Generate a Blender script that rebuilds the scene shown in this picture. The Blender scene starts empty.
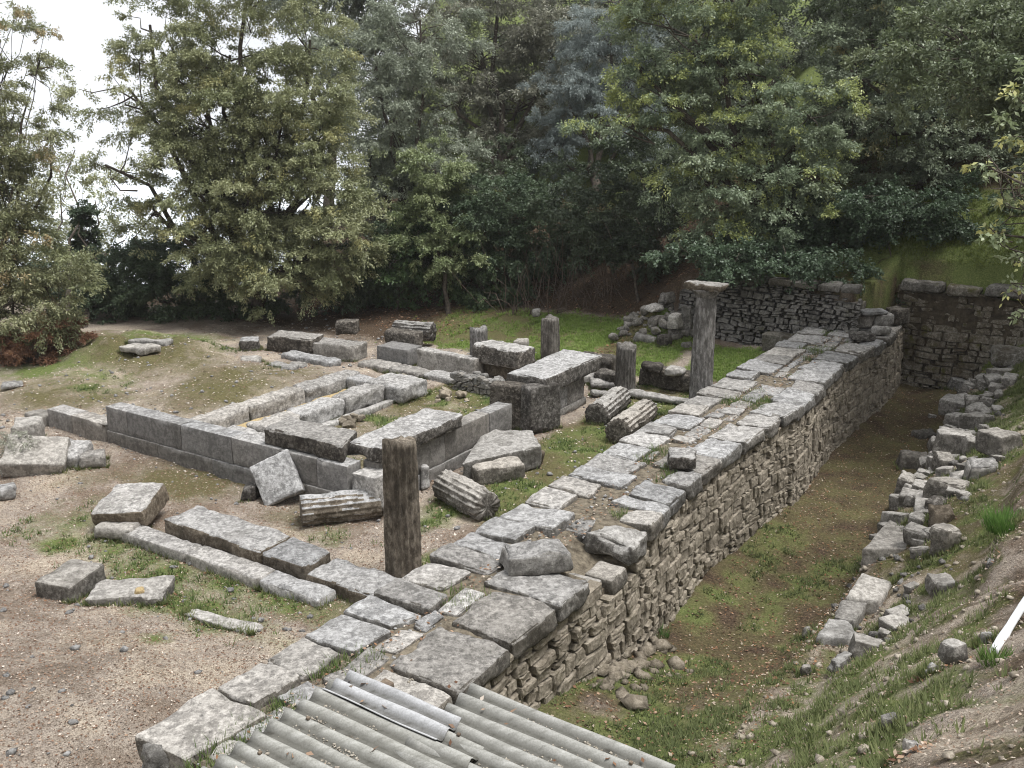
import bpy, math, random
import numpy as np
from mathutils import Matrix, Vector, Euler

# ------------------------------------------------------------------ camera, sky, sun, exposure
F_PX = 950.0
PITCH = math.radians(15.5)
CAM_Z = 7.3
scene = bpy.context.scene
cd = bpy.data.cameras.new('camera')
cam = bpy.data.objects.new('camera', cd)
scene.collection.objects.link(cam)
cam.location = (0, 0, CAM_Z)
cam.rotation_euler = (math.radians(90) - PITCH, 0, 0)
cd.sensor_width = 36.0
cd.lens = 36.0 * F_PX / 1024.0
cd.clip_start = 0.1
cd.clip_end = 2000
scene.camera = cam

SUN_EL, SUN_AZ = math.radians(70), math.radians(105)     # azimuth from +Y, positive to +X
w = bpy.data.worlds.new('World'); scene.world = w; w.use_nodes = True
nt = w.node_tree
bg = nt.nodes['Background']
sky = nt.nodes.new('ShaderNodeTexSky'); sky.sky_type = 'NISHITA'; sky.sun_disc = False
sky.sun_elevation = SUN_EL; sky.sun_rotation = SUN_AZ; sky.dust_density = 3.0; sky.air_density = 1.2
hs = nt.nodes.new('ShaderNodeHueSaturation'); hs.inputs['Saturation'].default_value = 0.22
nt.links.new(sky.outputs[0], hs.inputs['Color'])
tcw = nt.nodes.new('ShaderNodeTexCoord')
cn = nt.nodes.new('ShaderNodeTexNoise'); cn.inputs['Scale'].default_value = 2.2; cn.inputs['Detail'].default_value = 5
nt.links.new(tcw.outputs['Generated'], cn.inputs['Vector'])
cr = nt.nodes.new('ShaderNodeValToRGB')
cr.color_ramp.elements[0].position = .3; cr.color_ramp.elements[0].color = (7.0, 7.25, 7.7, 1)
cr.color_ramp.elements[1].position = .7; cr.color_ramp.elements[1].color = (9.3, 9.5, 9.8, 1)
nt.links.new(cn.outputs['Fac'], cr.inputs[0])
cm_ = nt.nodes.new('ShaderNodeMix'); cm_.data_type = 'RGBA'; cm_.inputs[0].default_value = .85     # cloud cover
nt.links.new(hs.outputs[0], cm_.inputs[6]); nt.links.new(cr.outputs[0], cm_.inputs[7])
nt.links.new(cm_.outputs[2], bg.inputs['Color'])
bg.inputs['Strength'].default_value = 0.09
sl = bpy.data.lights.new('sun', 'SUN'); sl.energy = 3.3; sl.angle = math.radians(24); sl.color = (1, .988, .975)
so = bpy.data.objects.new('sun', sl); scene.collection.objects.link(so)
sd = Vector((math.sin(SUN_AZ) * math.cos(SUN_EL), math.cos(SUN_AZ) * math.cos(SUN_EL), math.sin(SUN_EL)))
so.rotation_euler = sd.to_track_quat('Z', 'Y').to_euler()
scene.view_settings.view_transform = 'Standard'
scene.view_settings.look = 'None'
scene.view_settings.exposure = 0.62
scene.view_settings.gamma = 1.0
scene.cycles.pixel_filter_type = 'BLACKMAN_HARRIS'; scene.cycles.filter_width = 1.05
HAZE = 0.0003
scene.cycles.volume_bounces = 1
scene.cycles.max_bounces = 6
scene.cycles.diffuse_bounces = 2
scene.cycles.transparent_max_bounces = 8

# ------------------------------------------------------------------ coordinates
# temple axes: s runs along the long retaining wall (away from the camera), t across it (to the right)
ANG = math.radians(57.5)
AX, AY = math.cos(ANG), math.sin(ANG)
BX, BY = math.sin(ANG), -math.cos(ANG)
def W(s, t, z=0.0):
    return Vector((s * AX + t * BX, s * AY + t * BY, z))
def at(px, py, z=0.0):
    u = (px - 512) / F_PX; v = (py - 384) / F_PX
    q = math.sin(PITCH) + v * math.cos(PITCH)
    Z = (CAM_Z - z) / q
    return Vector((u * Z, Z * (math.cos(PITCH) - v * math.sin(PITCH)), z))
def atd(px, py, Z):
    u = (px - 512) / F_PX; v = (py - 384) / F_PX
    return Vector((u * Z, Z * (math.cos(PITCH) - v * math.sin(PITCH)), CAM_Z - Z * (math.sin(PITCH) + v * math.cos(PITCH))))
def ST(p):
    return p.x * AX + p.y * AY, p.x * BX + p.y * BY

# ------------------------------------------------------------------ noise (numpy value noise)
def _h(ix, iy, iz, seed):
    n = (ix.astype(np.int64) * 374761393 + iy.astype(np.int64) * 668265263 + iz.astype(np.int64) * 2147483647 + seed * 974634777) & 0xFFFFFFFF
    n = ((n ^ (n >> 13)) * 1274126177) & 0xFFFFFFFF
    n = n ^ (n >> 16)
    return (n & 0xFFFF) / 65535.0 * 2 - 1
def vnoise(p, seed=0):
    f = np.floor(p); d = p - f; d = d * d * (3 - 2 * d); i = f.astype(np.int64)
    r = 0
    for a in (0, 1):
        for b in (0, 1):
            for c in (0, 1):
                wgt = (d[:, 0] if a else 1 - d[:, 0]) * (d[:, 1] if b else 1 - d[:, 1]) * (d[:, 2] if c else 1 - d[:, 2])
                r = r + wgt * _h(i[:, 0] + a, i[:, 1] + b, i[:, 2] + c, seed)
    return r
def fbm(p, octv=3, seed=0):
    r = 0; amp = 1
    for k in range(octv):
        r = r + amp * vnoise(p * (2 ** k), seed + k * 17); amp *= .5
    return r
def fbm2(x, y, octv=3, seed=0):
    return fbm(np.stack([x, y, np.zeros_like(x) + .37], 1), octv, seed)
def sm(x, a, b):
    k = np.clip((x - a) / (b - a), 0, 1)
    return k * k * (3 - 2 * k)

# ------------------------------------------------------------------ mesh helpers
C = scene.collection
def mesh_from(name, verts, faces, mats, smooth=False, matidx=None):
    me = bpy.data.meshes.new(name)
    me.from_pydata([tuple(v) for v in verts], [], faces)
    for m in (mats if isinstance(mats, (list, tuple)) else [mats]):
        me.materials.append(m)
    if smooth:
        me.polygons.foreach_set('use_smooth', np.ones(len(me.polygons), dtype=bool))
    if matidx is not None:
        me.polygons.foreach_set('material_index', np.array(matidx, dtype=np.int32))
    me.update()
    return me
def quads_mesh(name, V, mat, per=4, cols=None):
    """V: (n,per,3) separate little faces"""
    n = len(V)
    me = bpy.data.meshes.new(name)
    me.vertices.add(n * per); me.loops.add(n * per); me.polygons.add(n)
    me.vertices.foreach_set('co', V.reshape(-1).astype(np.float32))
    me.loops.foreach_set('vertex_index', np.arange(n * per, dtype=np.int32))
    me.polygons.foreach_set('loop_start', np.arange(0, n * per, per, dtype=np.int32))
    me.polygons.foreach_set('loop_total', np.full(n, per, dtype=np.int32))
    me.materials.append(mat)
    if cols is not None:
        at_ = me.color_attributes.new('tint', 'FLOAT_COLOR', 'POINT')
        c4 = np.ones((n, per, 4), dtype=np.float32); c4[:, :, :3] = cols[:, None, :]
        at_.data.foreach_set('color', c4.reshape(-1))
    me.update(calc_edges=True)
    return me
def link(name, me, loc=(0, 0, 0), parent=None):
    o = bpy.data.objects.new(name, me)
    C.objects.link(o); o.location = loc
    if parent: o.parent = parent
    return o
def tag(o, label, cat, group=None, kind=None):
    o['label'] = label; o['category'] = cat
    if group: o['group'] = group
    if kind: o['kind'] = kind
    return o
def thing(name, label, cat, loc, group=None):
    o = bpy.data.objects.new(name, None); C.objects.link(o); o.location = loc
    o.empty_display_size = .2
    return tag(o, label, cat, group)

# ------------------------------------------------------------------ materials
def new_mat(name):
    m = bpy.data.materials.new(name); m.use_nodes = True
    return m, m.node_tree.nodes, m.node_tree.links, m.node_tree.nodes['Principled BSDF']
def node(N, t, **kw):
    n = N.new(t)
    for k, v in kw.items():
        if k in n.inputs: n.inputs[k].default_value = v
        else: setattr(n, k, v)
    return n
def ramp(N, stops):
    r = N.new('ShaderNodeValToRGB')
    e = r.color_ramp.elements
    while len(e) > 1: e.remove(e[0])
    e[0].position = stops[0][0]; e[0].color = (*stops[0][1], 1)
    for p, c in stops[1:]:
        k = e.new(p); k.color = (*c, 1)
    return r
def mixc(N, L, fac, a, b, blend='MIX'):
    m = N.new('ShaderNodeMix'); m.data_type = 'RGBA'; m.blend_type = blend
    if hasattr(fac, 'links'): L.new(fac, m.inputs[0])
    else: m.inputs[0].default_value = fac
    for v, i in ((a, 6), (b, 7)):
        if hasattr(v, 'links'): L.new(v, m.inputs[i])
        else: m.inputs[i].default_value = (*v, 1)
    return m.outputs[2]
def g3(v): return (v, v * .985, v * .95)
def stone_mat(name, dark, mid, light, stain=(.05, .045, .035), stain_amt=.4, moss=0.0, bump=.55, spk=.35, streak=1.0):
    m, N, L, B = new_mat(name)
    tc = N.new('ShaderNodeTexCoord'); geo = N.new('ShaderNodeNewGeometry')
    oi = N.new('ShaderNodeObjectInfo')
    add = N.new('ShaderNodeVectorMath'); add.operation = 'ADD'
    mul = N.new('ShaderNodeVectorMath'); mul.operation = 'SCALE'; mul.inputs[3].default_value = 37
    cmb = N.new('ShaderNodeCombineXYZ')
    for i in range(3): L.new(oi.outputs['Random'], cmb.inputs[i])
    L.new(cmb.outputs[0], mul.inputs[0]); L.new(geo.outputs['Position'], add.inputs[0]); L.new(mul.outputs[0], add.inputs[1])
    st_ = N.new('ShaderNodeVectorMath'); st_.operation = 'MULTIPLY'; st_.inputs[1].default_value = (1, 1, streak)
    L.new(add.outputs[0], st_.inputs[0]); P = st_.outputs[0]
    n1 = node(N, 'ShaderNodeTexNoise', Scale=13.0, Detail=8.0, Roughness=.72); L.new(P, n1.inputs['Vector'])
    n2 = node(N, 'ShaderNodeTexNoise', Scale=1.6, Detail=5.0, Roughness=.65); L.new(P, n2.inputs['Vector'])
    n3 = node(N, 'ShaderNodeTexNoise', Scale=48.0, Detail=4.0, Roughness=.7); L.new(P, n3.inputs['Vector'])
    v1 = node(N, 'ShaderNodeTexVoronoi', Scale=26.0, Randomness=1.0); L.new(P, v1.inputs['Vector'])
    r1 = ramp(N, [(.34, dark), (.5, mid), (.62, light)]); L.new(n1.outputs['Fac'], r1.inputs[0])
    # pale lichen rosettes and black lichen specks
    r3 = ramp(N, [(.42, (0, 0, 0)), (.62, (1, 1, 1))]); L.new(n3.outputs['Fac'], r3.inputs[0])
    c = mixc(N, L, .55 * spk, r1.outputs[0], mixc(N, L, r3.outputs[0], dark, light))
    rv = ramp(N, [(.06, (.8, .8, .8)), (.2, (0, 0, 0))]); L.new(v1.outputs['Distance'], rv.inputs[0])
    rq = ramp(N, [(.46, (0, 0, 0)), (.58, (.9, .9, .9))]); L.new(n1.outputs['Fac'], rq.inputs[0])
    vm = N.new('ShaderNodeMath'); vm.operation = 'MULTIPLY'; L.new(rv.outputs[0], vm.inputs[0]); L.new(rq.outputs[0], vm.inputs[1])
    c_sp = vm.outputs[0]
    n5 = node(N, 'ShaderNodeTexNoise', Scale=4.6, Detail=7.0, Roughness=.68); L.new(P, n5.inputs['Vector'])
    rl = ramp(N, [(.53, (0, 0, 0)), (.58, (.42, .42, .42))]); L.new(n5.outputs['Fac'], rl.inputs[0])
    c = mixc(N, L, rl.outputs[0], c, mixc(N, L, n3.outputs['Fac'], mid, tuple(min(1, x * 1.15) for x in light)))
    rk = ramp(N, [(.40, (.7, .7, .7)), (.45, (0, 0, 0))]); L.new(n5.outputs['Fac'], rk.inputs[0])
    c = mixc(N, L, rk.outputs[0], c, mixc(N, L, n3.outputs['Fac'], tuple(x * .5 for x in dark), mid))
    rs = ramp(N, [(.5, (0, 0, 0)), (.68, (stain_amt,) * 3)]); L.new(n2.outputs['Fac'], rs.inputs[0])
    c = mixc(N, L, rs.outputs[0], c, stain)
    if moss > 0:
        n4 = node(N, 'ShaderNodeTexNoise', Scale=3.1, Detail=6.0, Roughness=.7); L.new(P, n4.inputs['Vector'])
        rm = ramp(N, [(.55, (0, 0, 0)), (.66, (moss,) * 3)]); L.new(n4.outputs['Fac'], rm.inputs[0])
        c = mixc(N, L, rm.outputs[0], c, (.075, .075, .022))
    c = mixc(N, L, c_sp, c, tuple(min(.6, x * 1.2) for x in light))
    rw = N.new('ShaderNodeMath'); rw.operation = 'MULTIPLY_ADD'; rw.inputs[1].default_value = 7.13; L.new(oi.outputs['Random'], rw.inputs[0])
    rf = N.new('ShaderNodeMath'); rf.operation = 'FRACT'; L.new(rw.outputs[0], rf.inputs[0])
    rm_ = N.new('ShaderNodeMath'); rm_.operation = 'MULTIPLY'; rm_.inputs[1].default_value = .55; L.new(rf.outputs[0], rm_.inputs[0])
    c = mixc(N, L, rm_.outputs[0], c, mixc(N, L, 1.0, c, (1.0, .9, .76), 'MULTIPLY'))
    hsv = N.new('ShaderNodeHueSaturation')
    mr = N.new('ShaderNodeMapRange'); mr.inputs[3].default_value = .66; mr.inputs[4].default_value = 1.1
    L.new(oi.outputs['Random'], mr.inputs[0]); L.new(mr.outputs[0], hsv.inputs['Value']); L.new(c, hsv.inputs['Color'])
    L.new(hsv.outputs[0], B.inputs['Base Color'])
    B.inputs['Roughness'].default_value = .93; B.inputs['Specular IOR Level'].default_value = .2
    ms = N.new('ShaderNodeMath'); ms.operation = 'ADD'; L.new(n1.outputs['Fac'], ms.inputs[0])
    m2 = N.new('ShaderNodeMath'); m2.operation = 'MULTIPLY'; m2.inputs[1].default_value = .45; L.new(n3.outputs['Fac'], m2.inputs[0]); L.new(m2.outputs[0], ms.inputs[1])
    bp = node(N, 'ShaderNodeBump', Strength=bump, Distance=.05); L.new(ms.outputs[0], bp.inputs['Height'])
    L.new(bp.outputs[0], B.inputs['Normal'])
    return m
M = {}
M['slab'] = stone_mat('pale_limestone', (.085, .083, .083), (.28, .276, .27), (.5, .496, .49), stain_amt=.35)
M['ashlar'] = stone_mat('smooth_grey_limestone', (.11, .106, .102), (.2, .193, .185), (.31, .3, .288), stain_amt=.3, bump=.3, spk=.5)
M['block'] = stone_mat('weathered_limestone', (.12, .115, .108), (.29, .28, .265), (.47, .46, .44), stain_amt=.5)
M['crust'] = stone_mat('grey_crust_limestone', (.045, .041, .037), (.135, .127, .117), (.3, .29, .272), stain_amt=.8)
M['dark'] = stone_mat('blackened_limestone', (.022, .019, .017), (.066, .059, .052), (.26, .245, .225), stain=(.025, .022, .018), stain_amt=.8)
M['brown'] = stone_mat('brown_stained_limestone', (.045, .036, .027), (.125, .102, .076), (.25, .22, .18), stain=(.03, .025, .018), stain_amt=.7)
M['column'] = stone_mat('column_limestone', (.035, .029, .023), (.12, .103, .083), (.26, .232, .195), stain=(.028, .024, .019), stain_amt=.85, streak=.5, bump=.4)
M['colgrey'] = stone_mat('grey_column_limestone', (.05, .047, .043), (.13, .124, .116), (.3, .29, .28), stain=(.028, .026, .024), stain_amt=.7, streak=.35)
M['rubble'] = stone_mat('rubble_limestone', (.13, .112, .088), (.3, .268, .218), (.44, .4, .34), stain=(.08, .066, .048), stain_amt=.6, moss=.25)
M['rubdark'] = stone_mat('dark_rubble_limestone', (.06, .056, .05), (.17, .16, .148), (.33, .32, .3), stain=(.035, .032, .026), stain_amt=.7, moss=.4)
M['mossy'] = stone_mat('mossy_limestone', (.05, .045, .032), (.15, .138, .115), (.3, .285, .26), stain=(.05, .036, .02), stain_amt=.9, moss=.9)

def ground_mat():
    m, N, L, B = new_mat('ground_soil')
    geo = N.new('ShaderNodeNewGeometry'); P = geo.outputs['Position']
    at_ = N.new('ShaderNodeVertexColor'); at_.layer_name = 'cover'
    sep = N.new('ShaderNodeSeparateColor'); L.new(at_.outputs['Color'], sep.inputs[0])
    nf = node(N, 'ShaderNodeTexNoise', Scale=22.0, Detail=8.0, Roughness=.75); L.new(P, nf.inputs['Vector'])
    nb = node(N, 'ShaderNodeTexNoise', Scale=2.3, Detail=6.0, Roughness=.7); L.new(P, nb.inputs['Vector'])
    vo = node(N, 'ShaderNodeTexVoronoi', Scale=17.0); L.new(P, vo.inputs['Vector'])
    dirt = ramp(N, [(.3, (.135, .113, .096)), (.48, (.265, .23, .2)), (.66, (.43, .385, .34))]); L.new(nf.outputs['Fac'], dirt.inputs[0])
    d2 = mixc(N, L, .5, dirt.outputs[0], mixc(N, L, vo.outputs['Color'], (.2, .168, .14), (.4, .358, .312)))
    nL = node(N, 'ShaderNodeTexNoise', Scale=.55, Detail=5.0, Roughness=.65); L.new(P, nL.inputs['Vector'])
    rL = ramp(N, [(.38, (.62, .56, .5)), (.5, (.95, .93, .9)), (.62, (1.25, 1.22, 1.12))]); L.new(nL.outputs['Fac'], rL.inputs[0])
    d2 = mixc(N, L, 1.0, d2, rL.outputs[0], 'MULTIPLY')
    nS = node(N, 'ShaderNodeTexNoise', Scale=70.0, Detail=3.0, Roughness=.6); L.new(P, nS.inputs['Vector'])
    rS = ramp(N, [(.34, (.5, .45, .4)), (.5, (1, 1, 1)), (.66, (1.3, 1.28, 1.25))]); L.new(nS.outputs['Fac'], rS.inputs[0])
    d2 = mixc(N, L, .8, d2, rS.outputs[0], 'MULTIPLY')
    litter = ramp(N, [(.3, (.022, .016, .011)), (.5, (.065, .046, .031)), (.68, (.17, .12, .082))]); L.new(nf.outputs['Fac'], litter.inputs[0])
    mossr = ramp(N, [(.3, (.05, .047, .021)), (.5, (.108, .097, .045)), (.7, (.185, .163, .088))]); L.new(nf.outputs['Fac'], mossr.inputs[0])
    grs = ramp(N, [(.3, (.05, .066, .02)), (.5, (.11, .138, .045)), (.7, (.2, .22, .085))]); L.new(nf.outputs['Fac'], grs.inputs[0])
    def edge(ch, lo=.25, hi=.7):
        a = N.new('ShaderNodeMath'); a.operation = 'MULTIPLY_ADD'; a.inputs[1].default_value = .9; a.inputs[2].default_value = -.45
        L.new(nb.outputs['Fac'], a.inputs[0])
        s_ = N.new('ShaderNodeMath'); s_.operation = 'ADD'; L.new(sep.outputs[ch], s_.inputs[0]); L.new(a.outputs[0], s_.inputs[1])
        r_ = ramp(N, [(lo, (0, 0, 0)), (hi, (1, 1, 1))]); L.new(s_.outputs[0], r_.inputs[0])
        return r_.outputs[0]
    c = mixc(N, L, edge(2), d2, litter.outputs[0])
    c = mixc(N, L, edge(1), c, mossr.outputs[0])
    c = mixc(N, L, edge(0), c, grs.outputs[0])
    c = mixc(N, L, .5, c, rS.outputs[0], 'MULTIPLY')
    L.new(c, B.inputs['Base Color']); B.inputs['Roughness'].default_value = .97; B.inputs['Specular IOR Level'].default_value = .1
    bp = node(N, 'ShaderNodeBump', Strength=.8, Distance=.06); L.new(nf.outputs['Fac'], bp.inputs['Height']); L.new(bp.outputs[0], B.inputs['Normal'])
    return m
M['ground'] = ground_mat()
def tint_mat(name, transl=.3, rough=.6, spec=.3):
    m, N, L, B = new_mat(name)
    a = N.new('ShaderNodeVertexColor'); a.layer_name = 'tint'
    L.new(a.outputs['Color'], B.inputs['Base Color']); B.inputs['Roughness'].default_value = rough
    B.inputs['Specular IOR Level'].default_value = spec
    if transl > 0:
        t = N.new('ShaderNodeBsdfTranslucent'); L.new(a.outputs['Color'], t.inputs['Color'])
        mx = N.new('ShaderNodeMixShader'); mx.inputs[0].default_value = transl
        L.new(B.outputs[0], mx.inputs[1]); L.new(t.outputs[0], mx.inputs[2])
        L.new(mx.outputs[0], N['Material Output'].inputs['Surface'])
    return m
M['leaf'] = tint_mat('leaves', .3, .5, .5)
M['litter'] = tint_mat('fallen_leaves', 0, .9, .1)
M['grass'] = tint_mat('grass_blades', .25, .8, .15)
def simple(name, c1, c2, scale, rough=.9, bump=.3, dist=.02, detail=6):
    m, N, L, B = new_mat(name)
    tc = N.new('ShaderNodeTexCoord')
    n = node(N, 'ShaderNodeTexNoise', Scale=scale, Detail=detail, Roughness=.7); L.new(tc.outputs['Object'], n.inputs['Vector'])
    r = ramp(N, [(.35, c1), (.65, c2)]); L.new(n.outputs['Fac'], r.inputs[0]); L.new(r.outputs[0], B.inputs['Base Color'])
    B.inputs['Roughness'].default_value = rough; B.inputs['Specular IOR Level'].default_value = .25
    bp = node(N, 'ShaderNodeBump', Strength=bump, Distance=dist); L.new(n.outputs['Fac'], bp.inputs['Height']); L.new(bp.outputs[0], B.inputs['Normal'])
    return m
M['bark'] = simple('bark', (.035, .028, .022), (.12, .1, .08), 9, .95, .8, .04)
M['core'] = simple('wall_earth', (.06, .048, .034), (.2, .17, .125), 9, .97, .8, .05)
M['soilface'] = simple('earth_face', (.028, .022, .015), (.1, .08, .055), 6, .97, .9, .06)
M['twig'] = simple('bare_twigs', (.07, .05, .04), (.17, .13, .105), 9, .95, .3, .01)
_m, _N, _L, _B = new_mat('sea_water'); _B.inputs['Base Color'].default_value = (.6, .64, .67, 1); _B.inputs['Roughness'].default_value = .25; M['sea'] = _m  # pale base colour: white glare off the water put into it
M['paint'] = simple('white_pole', (.55, .56, .57), (.78, .79, .8), 12, .5, .15, .01)
M['straw'] = simple('dry_straw', (.22, .16, .08), (.46, .36, .2), 25, .95, .7, .03)
M['wood'] = simple('old_timber', (.08, .06, .045), (.19, .15, .11), 14, .9, .4, .02)
def roof_mat(name, a, b, cc, phase):
    m, N, L, B = new_mat(name)
    tc = N.new('ShaderNodeTexCoord')
    mp = N.new('ShaderNodeMapping'); mp.inputs['Scale'].default_value = (1, 5, 1); L.new(tc.outputs['Object'], mp.inputs[0])
    n = node(N, 'ShaderNodeTexNoise', Scale=3.0, Detail=8.0, Roughness=.7); L.new(mp.outputs[0], n.inputs['Vector'])
    n2 = node(N, 'ShaderNodeTexNoise', Scale=60.0, Detail=4.0, Roughness=.7); L.new(tc.outputs['Object'], n2.inputs['Vector'])
    r = ramp(N, [(.3, a), (.5, b), (.72, cc)]); L.new(n.outputs['Fac'], r.inputs[0])
    r2 = ramp(N, [(.35, (.55, .55, .52)), (.6, (1, 1, 1))]); L.new(n2.outputs['Fac'], r2.inputs[0])
    c = mixc(N, L, .55, r.outputs[0], r2.outputs[0], 'MULTIPLY')
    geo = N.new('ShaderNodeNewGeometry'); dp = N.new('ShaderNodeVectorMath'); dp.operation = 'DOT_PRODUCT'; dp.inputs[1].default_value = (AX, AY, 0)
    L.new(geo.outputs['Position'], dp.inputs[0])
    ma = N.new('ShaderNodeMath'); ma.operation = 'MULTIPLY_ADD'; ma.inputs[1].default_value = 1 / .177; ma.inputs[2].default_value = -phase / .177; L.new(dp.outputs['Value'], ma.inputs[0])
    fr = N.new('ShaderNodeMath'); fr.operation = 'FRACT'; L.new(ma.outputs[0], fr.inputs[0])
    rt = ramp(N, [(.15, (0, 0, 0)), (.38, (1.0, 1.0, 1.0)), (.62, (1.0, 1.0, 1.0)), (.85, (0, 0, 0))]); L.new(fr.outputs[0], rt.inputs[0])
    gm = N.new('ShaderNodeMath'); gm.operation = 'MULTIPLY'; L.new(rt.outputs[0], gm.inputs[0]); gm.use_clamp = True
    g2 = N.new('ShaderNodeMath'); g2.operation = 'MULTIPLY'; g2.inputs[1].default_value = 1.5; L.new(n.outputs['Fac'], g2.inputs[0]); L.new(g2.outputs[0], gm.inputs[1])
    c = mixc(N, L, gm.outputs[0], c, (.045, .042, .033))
    L.new(c, B.inputs['Base Color']); B.inputs['Roughness'].default_value = .85; B.inputs['Specular IOR Level'].default_value = .25
    bp = node(N, 'ShaderNodeBump', Strength=.25, Distance=.01); L.new(n2.outputs['Fac'], bp.inputs['Height']); L.new(bp.outputs[0], B.inputs['Normal'])
    return m
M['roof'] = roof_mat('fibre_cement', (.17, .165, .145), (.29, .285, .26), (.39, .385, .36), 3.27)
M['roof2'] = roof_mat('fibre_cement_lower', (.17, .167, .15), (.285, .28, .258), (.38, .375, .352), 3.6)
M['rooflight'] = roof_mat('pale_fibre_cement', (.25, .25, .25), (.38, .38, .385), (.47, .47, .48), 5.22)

# ------------------------------------------------------------------ terrain
def terrain(x, y):
    s = x * AX + y * AY; t = x * BX + y * BY
    # temple side
    z = .85 * sm(-s, -9.0, -4.6) * sm(-t, 7, 9) + .25 * np.clip(4.6 - s, 0, 30)
    z = np.where(t < -9, z * (1 - .55 * sm(-t, 10, 15)), z)
    # mossy mounds at the back left
    def mound(px, py, h, ra, rb):
        c = at(px, py, 0); cs, ct = ST(c)
        return h * np.exp(-(((s - cs) / ra) ** 2 + ((t - ct) / rb) ** 2))
    z = z + np.minimum(mound(140, 358, 1.0, 1.7, 3.8), .62) * (1 + .45 * fbm2(x * .9, y * .9, 3, 41)) + mound(235, 400, .4, 3.0, 1.7) + mound(70, 392, .3, 1.6, 2.2)
    z = z - .12 * sm(s, 13, 13.6) * 0
    # hill behind
    hillw = sm(x, -17, -5)
    d = s - 25.2
    hill = .1 * np.clip(d, 0, 4) + .5 * np.clip(d - 4, 0, 60) * sm(d, 3, 8) 
    hill = hill * hillw - (1 - hillw) * .5 * np.clip(y - 43, 0, 90)
    z = z + hill
    # raised terrace behind the terrace wall
    tw = sm(t, -15.0, -11.6)
    ter = 2.25 + .15 * np.clip(s - 29.3, 0, 3) + .62 * np.clip(s - 31.2, 0, 40)
    edge = 29.85 + (t + 12) * -.1
    st = sm(s, edge, edge + .5)
    z = np.where(s > 27, np.maximum(z, z * (1 - tw * st) + ter * tw * st), z)
    # rubble apron of the terrace wall
    z = z + .9 * np.exp(-(((s - 29.0) / .8) ** 2 + ((t + 12.6) / 1.1) ** 2))
    # ditch and right bank
    bank0 = -1.0 + .25 * sm(s, 24, 31) + 1.0 * sm(-s, -14.5, -8.2)
    rise = np.where(t > -3.1, 0, 0) + 0.0
    steep = sm(s, 14.6, 16.5)
    k = np.clip(t + 2.45 + .5 * steep, 0, 60)
    lip = steep * .75 * sm(t, -3.25, -2.95) + (1 - steep) * (.62 * sm(t, -3.6, -2.9) * sm(s, 11.5, 12.8) + .75 * sm(t, -4.4, -2.0) * (1 - sm(s, 11.5, 12.8)))
    up = lip + .93 * np.clip(k, 0, 3.5) * (1 - .25 * steep) + .45 * np.clip(k - 3.5, 0, 40)
    up = up + .30 * np.clip(8.5 - s, 0, 12) * sm(t, -3.2, -1.0)
    up = up + .45 * sm(t, -1.0, -.75) * sm(s, 12.0, 13.2) * (1 - sm(s, 18, 21))
    dz = bank0 + up - .1 * np.exp(-((t + 4.6) / .7) ** 2)
    ed = np.where(t < -5.6, 28.9 + 2.6 * np.clip((t + 6.7) / 1.1, 0, 1), 31.9)
    kd = sm(s, ed, ed + np.where(t < -5.6, .7, .01))
    zd = dz * (1 - kd) + (2.25 + .15 * np.clip(s - 29.3, 0, 3) + .62 * np.clip(s - 31.2, 0, 40)) * kd
    z = np.where(t > -6.7, zd, z)
    # small relief
    z = z + .065 * fbm2(x * .9, y * .9, 4, 3) + .022 * fbm2(x * 5, y * 5, 3, 9)
    z = z + np.where((t > -3) & (s < 40), .13 * fbm2(x * 1.1, y * 1.1, 4, 31), 0)
    return z
def tz(x, y):
    return float(terrain(np.array([x]), np.array([y]))[0])

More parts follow.
